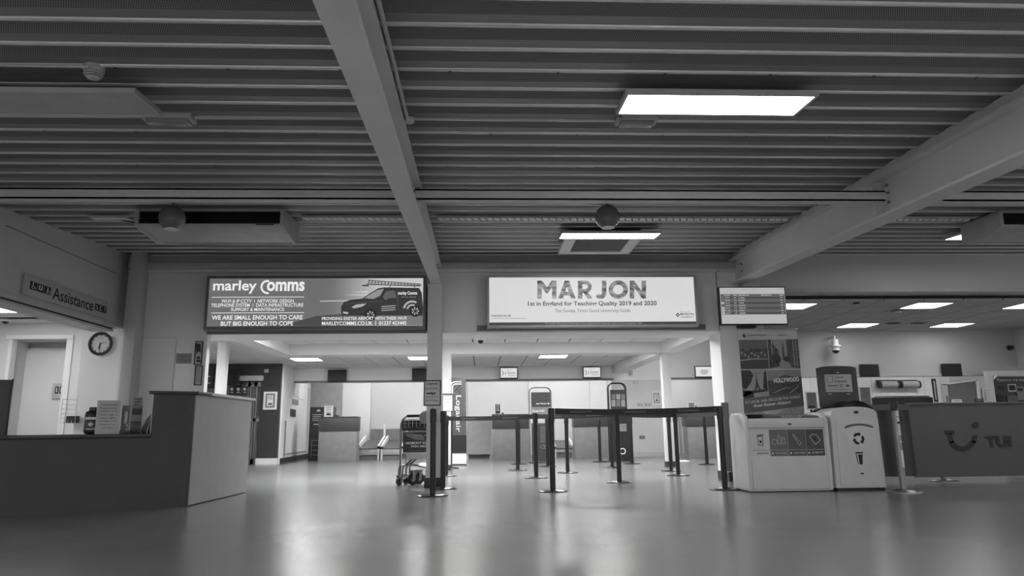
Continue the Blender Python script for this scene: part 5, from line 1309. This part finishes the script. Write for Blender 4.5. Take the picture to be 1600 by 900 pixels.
E4 = [mat('sticker_a', 205, .5), mat('sticker_b', 108, .5), mat('sticker_c', 88, .5), mat('sticker_d', 74, .5)]
xs0, xs1 = xb0+.06, xb1-.065; sw = (xs1-xs0)/4; zs1 = atY(1235, 671, Yb1)[2]; zs0 = atY(1235, 712.5, Yb1)[2]; zsm = atY(1235, 703, Yb1)[2]
Yst = Yb1-.0065
def spoly(lst, i, nm, m, par, off=.003):     # sticker-local coords 0..1
    q = MB(); x0 = xs0+i*sw
    for pts in lst: q.prism([(x0+u*sw, Yst-off, zs0+v*(zs1-zs0)) for u, v in pts], (0, .0015, 0))
    return q.build(nm, m, par)
asp = (zs1-zs0)/sw
def outl(pts, wd): return [seg(pts[i][0], pts[i][1]*asp, pts[(i+1) % len(pts)][0], pts[(i+1) % len(pts)][1]*asp, wd) for i in range(len(pts))]
def so(pts, wd=.03): return [[(u, v/asp) for u, v in s_] for s_ in outl(pts, wd)]
names4 = ['general waste', 'mixed recyclables', 'plastic bottles', 'paper']
icons = [so([(.36, .75), (.38, .42), (.62, .42), (.64, .75)])+so([(.33, .76), (.67, .79), (.66, .83), (.36, .8)])+so([(.5, .5), (.56, .56), (.46, .6)], .05),
         so([(.1, .5), (.25, .42), (.42, .5), (.4, .6), (.2, .65)])+so([(.45, .45), (.45, .68), (.52, .8), (.6, .68), (.6, .45)])+so([(.68, .45), (.7, .7), (.82, .68), (.86, .48)]),
         so([(.3, .78), (.62, .4), (.74, .46), (.42, .74), (.32, .82)])+so([(.45, .65), (.55, .7)], .03)+so([(.52, .56), (.62, .6)], .03),
         so([(.22, .72), (.5, .42), (.8, .58), (.6, .78), (.4, .82)])+so([(.45, .7), (.62, .54)], .02)+so([(.4, .66), (.56, .5)], .02)]
for i in range(4):
    st = MB().box(xs0+i*sw+.002, xs0+(i+1)*sw-.002, Yst, Yst+.003, zs0, zs1).build('sticker', E4[i], t, label='sorting sticker for '+names4[i])
    mm_ = M_print if i == 0 else M_lite
    spoly(icons[i], i, 'icon', mm_, st)
    spoly([seg(.03, .235, .97, .235, .012)], i, 'rule_line', mm_, st)
    x0 = xs0+i*sw
    textv(names4[i], (x0+.28*sw, Yst-.002, zs0+.07*(zs1-zs0)), (1, 0, 0), (0, 0, 1), .62*sw, .09*(zs1-zs0), mm_, st, bold=.02, res=1)
    if i: spoly([[(.12+.05*math.cos(q)*1, .11+.05/asp*math.sin(q)) for q in [k*math.tau/10 for k in range(10)]]], i, 'round_mark', M_printw, st)

# ---- cup recycling bin with sign board
Yc2 = 7.95; xa2 = atY(1307.5, 767, Yc2)[0]; xb2 = atY(1386.5, 767, Yc2)[0]; D2 = .45; xm = (xa2+xb2)/2; hw2 = (xb2-xa2)/2
zs = atY(1345, 650, Yc2)[2]; zt2 = atY(1340, 634, Yc2)[2]
t = thing('cup_bin', 'tall pale grey cup recycling bin with arched hood and dark sign board', 'recycling bin', (xm, Yc2+D2/2, 0))
def archp(hw, zb, zsx, ztx, n=12):
    pts = [(-hw, zb), (-hw*.955, zsx)]
    for i in range(1, n): q = math.pi*(1-i/n); pts.append((hw*.955*math.cos(q), zsx+(ztx-zsx)*math.sin(q)**.5))
    return pts+[(hw*.955, zsx), (hw, zb)]
MB().prism([(xm+u, Yc2, v) for u, v in archp(hw2, .03, zs-.02, zt2-.01)], (0, D2-.05, 0)).build('body', M_bin, t, bev=.012, seg=3)
MB().prism([(xm+u, Yc2-.01, v) for u, v in archp(hw2*.82, .05, zs-.06, zs-.02)], (0, .02, 0)).build('front_door', M_bin, t, bev=.005)
MB().prism([(xm+u*1.03, Yc2+D2-.06, v) for u, v in archp(hw2*1.02, .0, zs-.02, zt2+.01)], (0, .07, 0)).build('rear_shell', M_black, t, bev=.01)
MB().box(xm-hw2+.02, xm+hw2-.02, Yc2+.02, Yc2+D2, 0, .035).build('foot', M_black, t)
badge(1337.5, 644, Yc2-.003, t, .03, .016); badge(1347, 740, Yc2-.014, t, .022, .01)
c_ = atY(1342, 666, Yc2-.012)
MB().prism([(c_[0]+.17*math.cos(q), Yc2-.013, c_[2]-.02+.05*math.sin(q)) for q in [math.pi*i/12 for i in range(13)]]+[(c_[0]-.15+.3*i/6, Yc2-.013, c_[2]-.02+.028*math.sin(math.pi*i/6)) for i in range(7)], (0, .004, 0)).build('grip_recess', mat('grip', 95, .5), t)
# recycle arrows: three bent arrows
cr_ = atY(1341.5, 685.5, Yc2-.012); q3 = MB()
for k in range(3):
    a0 = math.radians(90+120*k); 
    def rp_(r_, a_): return (cr_[0]+r_*math.cos(a_), Yc2-.0125, cr_[2]+r_*math.sin(a_))
    a1 = a0-math.radians(8); a2_ = a0+math.radians(62)
    q3.prism([rp_(.065, a1), rp_(.07, (a1+a2_)/2), rp_(.065, a2_), rp_(.04, a2_), rp_(.037, (a1+a2_)/2), rp_(.04, a1)], (0, .002, 0))
    q3.prism([rp_(.08, a1), rp_(.052, a1-.5), rp_(.025, a1)], (0, .002, 0))
q3.build('recycling_symbol', M_print, t)
c_ = atY(1343.5, 716, Yc2-.012)
def cq(u, v): return (c_[0]+u*.0016, Yc2-.0125, c_[2]+v*.0016)
MB().prism([cq(-28, 42), cq(28, 42), cq(26, 32), cq(-26, 32)], (0, .002, 0)).prism([cq(-10, 26), cq(22, 26), cq(16, -42), cq(-4, -42)], (0, .002, 0)).prism([cq(-26, 28), cq(-20, 28), cq(-12, -42), cq(-17, -42)], (0, .002, 0)).build('cup_symbol', M_print, t)
# collar and sign board at the back of the hood
Ybd = Yc2+D2+.02
a = RP(1298, 626, 1364, 640, Yc2+.3)
cz = atY(1325, 626, Yc2+.3)[2]; 
pts = [(a[0], zs-.03)]+[(a[0]+(a[1]-a[0])*i/12, zs-.02+(cz-zs+.02)*math.sin(math.pi*i/12)**.6) for i in range(1, 12)]+[(a[1], zs-.03)]
MB().prism([(x, Yc2+.2, z) for x, z in pts], (0, .24, 0)).build('dark_hood', mat('hood_black', 22, .25, amp=.5, scale=30), t, bev=.01)
a = RP(1280, 572, 1341, 640, Ybd); zq0 = atY(1310, 640, Ybd)[2]
w_ = a[1]-a[0]
sb = MB().prism([(a[0]+.01, Ybd, zs-.1), (a[1]-.0, Ybd, zs-.1), (a[1], Ybd, a[3]-.02), (a[0]+w_*.85, Ybd, a[3]-.003), (a[0]+w_*.5, Ybd, a[3]+.004), (a[0]+w_*.15, Ybd, a[3]-.003), (a[0], Ybd, a[3]-.02)], (0, .05, 0)).build('sign_board', mat('board_charcoal', 62, .4), t, bev=.006)
pxbox(1289.5, 585, 1331, 612.5, Ybd-.006, .008, 'sign_sheet', mat('sign_sheet', 178, .5), sb)
pxtext('Cups &', 1304, 588, 1318, 591.5, Ybd-.008, M_printg, sb, bold=.03); pxtext('Liquids', 1304, 594, 1323, 598, Ybd-.008, M_printg, sb, bold=.03)
pxpolys([seg(1293, 588, 1301, 588, .6), seg(1293, 598, 1301, 598, .6), seg(1293, 588, 1293, 598, .6), seg(1301, 588, 1301, 598, .6)]+ring(1314.5, 602.5, 2, 1, 0, 360, 8)+[circ(1324.5, 602.5, 3, 8, ry=2), seg(1293, 603, 1309, 602.5, 1.6), seg(1292, 609, 1329, 608.5, .7)], Ybd-.008, .002, 'printed_symbols', M_printg, sb)
pxpolys([circ(1309, 582, 2, 8, ry=.9), seg(1294.5, 615.5, 1300, 615.5, 1.1), seg(1323, 615.5, 1328.5, 615.5, 1.1)], Ybd-.004, .005, 'clip', M_lite, sb)

# black bin hidden behind
MB().box(xb2+.04, xb2+.14, 8.5, 8.85, 0, .86).build('slim_black_bin', M_black, label='narrow black bin end showing right of the cup bin', cat='bin', bev=.015)

# small grey box panel left of TUI banner, behind bins
# ---- holiday company banner on posts
Ybn = 9.0
zb0 = atY(1500, 745, Ybn)[2]; zb1 = atY(1500, 629, Ybn)[2]
xn0 = atY(1423, 700, Ybn)[0]; xn1 = atY(1640, 700, Ybn)[0]
t = thing('barrier_banner', 'long grey queue banner with smile logo and TUI lettering at the right edge', 'banner', ((xn0+xn1)/2, Ybn, zb0))
M_ban = mat('banner_grey', 88, .6, amp=.03, scale=2)
b = MB(); N_ = 40; zm_ = []
for i in range(N_+1):
    x = xn0+(xn1-xn0)*i/N_; y = Ybn+.004*math.sin(i*.5)
    for z in (zb0, zb0+.3, zb1-.12, zb1-.05, zb1): b.v.append((x, y+(.012 if z == zb1-.05 else 0), z))
for i in range(N_):
    for k in range(4): o = i*5+k; b.f.append((o, o+5, o+6, o+1))
ob = b.build('cloth', M_ban, t)
MB().box(xn0, xn1, Ybn-.006, Ybn+.02, zb1-.012, zb1+.002).build('top_hem', mat('hem_grey', 110, .5), t)
YL_ = Ybn-.010
M_logo = mat('logo_dark', 46, .6)
lg = pxpolys([seg(1476, 675.5, 1491, 675.5, 6.5)]+ring(1504, 682, 19, 7, 22, 155, 14)+[seg(1483, 678, 1488, 692, 7)], YL_, .003, 'smile_logo', M_logo, t)
pxpolys([circ(1524.5, 664, 5, 16), seg(1524.5, 680, 1521.5, 692, 6.5)], YL_, .003, 'smile_logo', M_logo, t)
pxtext('TUI', 1540, 681, 1580.5, 698.5, YL_, M_logo, t, bold=.05)
# shorter banner piece left
xm0, xm1 = atY(1364, 700, 8.9)[0], xn0
t = thing('barrier_banner', 'short folded grey banner panel between the cup bin and the silver post', 'banner', ((xm0+xm1)/2, 8.85, zb0))
b = MB()
for i in range(21):
    x = xm0+(xm1-xm0)*i/20; y = 8.93+.05*math.sin((20-i)*.55)
    for z in (zb0+.02, zb1-.1, zb1-.02): b.v.append((x, y+(0 if z < .8 else .02), z))
for i in range(20):
    for k in range(2): o = i*3+k; b.f.append((o, o+3, o+4, o+1))
b.build('cloth', mat('banner_grey2', 80, .6), t)
MB().box(xm0, xm1, 8.91, 8.93, zb1-.09, zb1-.015).build('belt_strip', M_ban, t)
# silver posts of the banner
for (px, py, lab, near) in ((1412.5, 769, 'near silver post with printed strip left of the grey banner', True), (1475.5, 751, 'silver post behind the grey banner, only its foot and base showing', False)):
    p = atZ(px, py, 0); 
    if not near: p = np.array([atY(1475, 750, 9.07)[0], 9.07, 0])
    t = thing('silver_barrier_post', lab, 'barrier post', (p[0], p[1], 0), 'silver posts of the grey banner')
    MB().lathe([(.175, 0), (.175, .008), (.165, .016), (.06, .03), (.038, .034)], p[0], p[1], 32).build('base_disc', M_chrome, t)
    MB().lathe([(.034, .03), (.034, .86)], p[0], p[1], 20).build('pole', mat('post_silver', 140, .35, metal=.6), t)
    MB().lathe([(.04, .86), (.042, .87), (.042, .96), (.036, .97)], p[0], p[1], 20).build('belt_head', M_dark, t)
    if near:
        q = MB()
        for (za, zb_) in ((.26, .44), (.52, .54), (.60, .72), (.745, .79), (.80, .88)): q.box(p[0]-.006, p[0]+.018, p[1]-.04, p[1]-.033, za, zb_)
        q.build('printed_strip', M_printw, t)
        MB().box(p[0]-.004, p[0]+.016, p[1]-.042, p[1]-.038, .725, .742).build('black_mark', M_print, t)

# ================================================================== RIGHT ROOM THINGS
t = tv(1345, 569, 1374, 589, YS-.1, 'dark switched off screen above the side room counter, left of two', wall=YS)
t = tv(1473.5, 568, 1503, 588, YS-.1, 'dark switched off screen above the side room doorway, right of two', wall=YS)
# dome camera
c = atY(1305, 538, YS-.25)
t = thing('dome_camera', 'white dome security camera on the side room wall', 'camera', (c[0], c[1], c[2]-.1))
k_ = (YS-.25)/F
MB().lathe([(.01, c[2]+9*k_), (5*k_, c[2]+8*k_), (5*k_, c[2]-1*k_), (8.5*k_, c[2]-2*k_), (8.5*k_, c[2]-4*k_), (6*k_, c[2]-5*k_), (6*k_, c[2]-10*k_)], c[0], c[1]).build('housing', M_white, t)
MB().lathe([(5.4*k_, c[2]-9.9*k_), (4.8*k_, c[2]-12.5*k_), (2.5*k_, c[2]-14.5*k_), (.3*k_, c[2]-15*k_)], c[0], c[1]).build('dark_dome', M_black, t)
MB().tube([(c[0], c[1], c[2]+8*k_), (c[0], c[1], c[2]+12*k_), (c[0], YS, c[2]+12*k_)], .02, 8).build('wall_arm', M_white, t)
c = atY(1580, 543, YS-.06); t = thing('small_camera', 'small black round camera near the right edge of the side room wall', 'camera', (c[0], YS-.04, c[2]))
MB().cyl((c[0], YS, c[2]), (c[0], YS-.08, c[2]), .04, n=20).build('body', M_black, t); MB().cyl((c[0], YS, c[2]), (c[0], YS-.015, c[2]), .055, n=20).build('mount', M_mid, t)
c = atZ(751, 532, ZH-.0)
# black ceiling dome under header
c = atY(751, 532, YH+.35); 
t = thing('dome_camera', 'small black dome camera just under the header left of the university sign', 'camera', (c[0], c[1], ZT-.2))
MB().lathe([(.002, c[2]-.05), (.03, c[2]-.042), (.045, c[2]-.01), (.045, c[2]+.0)], c[0], c[1]).build('dark_dome', M_black, t)
MB().lathe([(.06, c[2]), (.06, c[2]+.04), (.03, ZT-.0)], c[0], c[1]).build('housing', M_white, t)
c = atX(7, 503, XL-.5); c = atY(8, 506, YD-.3)
t = thing('dome_camera', 'dome camera on the assistance room ceiling at the left edge', 'camera', (c[0], c[1], zr-.1))
MB().lathe([(.002, zr-.085), (.03, zr-.075), (.045, zr-.05)], c[0], c[1]).build('dark_dome', M_dark, t); MB().lathe([(.05, zr-.05), (.07, zr-.03), (.07, zr)], c[0], c[1]).build('housing', M_white, t)
c = atZ(34, 479, zr)
t = thing('smoke_detector', 'small smoke detector on the assistance room ceiling', 'smoke detector', (c[0], c[1], zr-.04))
MB().lathe([(.02, zr-.04), (.045, zr-.03), (.05, zr)], c[0], c[1]).build('body', M_white, t)
# side room ceiling fittings
for (px, py, nm, cat, lab) in ((1338, 474, 'smoke_detector', 'smoke detector', 'small dark detector on the side room ceiling'), (1402, 486, 'ceiling_speaker', 'speaker', 'oval looking ceiling speaker in the side room')):
    c = atZ(px, py, ZR2-.01); t = thing(nm, lab, cat, (c[0], c[1], ZR2-.03)); r_ = .05 if nm[0] == 's' else .1
    MB().lathe([(r_*.4, ZR2-.03), (r_, ZR2-.01), (r_, ZR2)], c[0], c[1]).build('body', M_dark if nm[0] == 's' else M_mid, t); MB().lathe([(r_*.6, ZR2-.034), (r_*.6, ZR2-.02)], c[0], c[1]).build('grille', M_lite, t)
for (px, lab) in ((1396, 'left slot vent in the side room ceiling'), (1435, 'right slot vent in the side room ceiling')):
    c = atZ(px, 504.5, ZR2-.01); t = thing('slot_vent', lab, 'vent', (c[0], c[1], ZR2-.02)); w_ = 12*c[1]/F
    MB().box(c[0]-w_, c[0]+w_, c[1]-.12, c[1]+.12, ZR2-.014, ZR2-.001).build('frame', M_lite, t); MB().box(c[0]-w_+.02, c[0]+w_-.02, c[1]-.08, c[1]+.08, ZR2-.02, ZR2-.014).build('slot', M_print, t)
# wall units: two rolls on a dark rail
for i, (x0, x1) in enumerate(((1376, 1407), (1409, 1440))):
    a = RP(x0, 595, x1, 606, YQ-.2); t = thing('shutter_roll', 'pale wall mounted roll with dark ends, %s of the pair' % ('left', 'right')[i], 'roll', ((a[0]+a[1])/2, YQ-.15, a[2]), 'rolls on the side room wall')
    zc_ = (a[2]+a[3])/2; rr_ = (a[3]-a[2])/2
    MB().tube([(a[0]+.04, YQ-.12, zc_), (a[1]-.04, YQ-.12, zc_)], rr_, 16).build('roll', mat('roll_grey', 160, .5), t)
    for x in (a[0], a[1]-.04): MB().tube([(x, YQ-.12, zc_), (x+.04, YQ-.12, zc_)], rr_*1.1, 16).build('end_cap', M_dark, t)
    MB().box(a[0], a[1], YQ-.06, YQ-.02, a[3]-.02, a[3]+.03).build('mount', M_dark, t)
Yv = 14.6
pxbox(1362, 621, 1458, 632, Yv, .3, 'service_counter', M_dark, label='long dark service counter edge above the cup bin, in the side room', cat='counter')
pxbox(1372, 618.5, 1452, 621, Yv+.05, .15, 'counter_rail', M_chrome, label='thin metal rail lying along the dark service counter', cat='rail')
t = thing('leaning_panel', 'narrow dark framed panel beside the side room doorway', 'panel', (atY(1461, 610, 14.5)[0], 14.5, atY(1461, 628, 14.5)[2]))
pxpoly([(1456, 592), (1462, 592), (1466.5, 628), (1461, 628)], 14.5, .03, 'frame', M_print, t); pxpoly([(1458.3, 595), (1460.3, 595), (1464, 625), (1462, 625)], 14.495, .004, 'strip', M_lite, t)
t = thing('doorway', 'grey open doorway with pale frame in the side room', 'doorway', (atY(1500, 610, YQ-.05)[0], YQ-.05, 0), )
pxpoly([(1481, 601), (1525, 595), (1529, 632), (1485, 632)], YQ-.05, .02, 'dark_opening', mat('door_grey', 112, .6), t)
pxpoly([(1472, 600), (1526, 591.5), (1527, 595), (1473, 602)], YQ-.08, .05, 'frame_head', M_white, t); pxpoly([(1472, 600), (1480, 600), (1484, 632), (1476, 632)], YQ-.08, .05, 'frame_jamb', M_lite, t); pxpoly([(1525, 592), (1529, 592), (1533, 632), (1529, 632)], YQ-.08, .05, 'frame_jamb', M_white, t)
pxbox(1479, 618, 1482, 628, YQ-.09, .01, 'switch_plate', M_mid, t)
notice(1260, 612, 1277, 640, 12.6, 'grey printed notice stand just left of the cup bin sign board', m=M_mid)
notice(1343.5, 604, 1361.5, 638, 12.6, 'grey printed notice stand just right of the cup bin sign board', m=M_mid)
for (x, lab) in ((1268.5, 'dark slim stand carrying the notice left of the sign board'), (1352.5, 'dark slim stand carrying the notice right of the sign board')):
    c = atY(x, 645, 12.64); zt_n = atY(x, 635, 12.64)[2]
    t = thing('notice_stand', lab, 'stand', (c[0], 12.65, 0)); MB().cyl((c[0], 12.65, 0), (c[0], 12.65, zt_n), .02).build('pole', M_dark, t); MB().lathe([(.17, 0), (.16, .015), (.03, .02)], c[0], 12.65).build('base', M_dark, t)
for (x0, y0, x1, y1, m, lab) in ((1488, 624, 1503, 634, M_white, 'small white tent card above the grey banner'), (1524, 623, 1537, 634, M_dark, 'small dark name plate above the grey banner')):
    a = RP(x0, y0, x1, y1, 13.0); t = thing('desk_card', lab, 'card', ((a[0]+a[1])/2, 13.0, a[2]))
    MB().prism([(a[0], 12.98, a[2]), (a[0], 13.0, a[3]), (a[0], 13.01, a[3]), (a[0], 13.05, a[2])], (a[1]-a[0], 0, 0)).build('card', m, t)
    pxpolys([seg(x0+2, y0+2.4, x1-2, y0+2.2, .8)], 12.975, .004, 'text_line', M_lite if m is M_dark else M_printg, t)
zctr = RP(1488, 624, 1503, 634, 13.0)[2]
t = thing('side_counter', 'pale side room counter behind the grey banner', 'counter', (8.6, 13.0, 0))
MB().box(7.4, 9.0, 12.9, 13.25, 0, zctr-.03).build('body', M_lite, t, bev=.004); MB().box(7.35, 9.05, 12.86, 13.28, zctr-.03, zctr).build('top', M_mid, t, bev=.004)
t = thing('wall_list', 'white printed list on the wall right of the side room doorway', 'notice', (atY(1541, 610, YQ-.03)[0], YQ-.03, atY(1541, 628, YQ)[2]))
pxbox(1536, 607, 1545, 628, YQ-.03, .01, 'sheet', M_white, t)
pxpolys([seg(1537.5, 610+i*3, 1543.5, 610+i*3, 1.3) for i in range(6)], YQ-.033, .003, 'text_line', M_printg, t)
# framed picture display at right edge
Yx = 12.9
a = RP(1546, 579, 1640, 640, Yx); 
t = thing('display_cabinet', 'framed display board with dark poster of photographs at the right edge', 'display board', ((a[0]+a[1])/2, Yx, 0))
MB().box(a[0], a[1], Yx, Yx+.1, a[3]-.09, a[3]).box(a[0], a[0]+.1, Yx, Yx+.1, 0, a[3]-.09).build('frame', M_steel, t)
pxbox(1556, 588, 1640, 690, Yx+.05, .03, 'poster', M_darkwall, t)
pxtext('Reasons we made it', 1558, 591, 1612, 595.5, Yx+.046, M_lite, t)
for i, (x0, y0, x1, y1, m) in enumerate(((1560, 603, 1569, 609, M_print), (1575, 600, 1588, 612, M_lite), (1576.5, 601.5, 1586.5, 610, M_print), (1588, 604, 1600, 615, M_mid), (1590, 606, 1598, 611, M_print), (1558, 617, 1569, 628, M_print), (1574, 618, 1590, 628, mat('map', 84, .5)), (1590, 615, 1602, 625, M_mid))):
    pxbox(x0, y0, x1, y1, Yx+.044-.002*i, .003, 'photo_print', m, t)
t = thing('wall_lamp', 'tiny pale spotlight at the corner of the display board', 'lamp', (atY(1553, 590, Yx)[0], Yx-.05, atY(1553, 592, Yx)[2]))
MB().cyl(tuple(atY(1552, 592, Yx-.1)), tuple(atY(1556, 588, Yx-.02)), .02, n=12).build('head', M_white, t)
MB().cyl(tuple(atY(1555, 588.5, Yx-.04)), tuple(atY(1556, 586, Yx+.02)), .008, n=8).build('arm', M_mid, t)
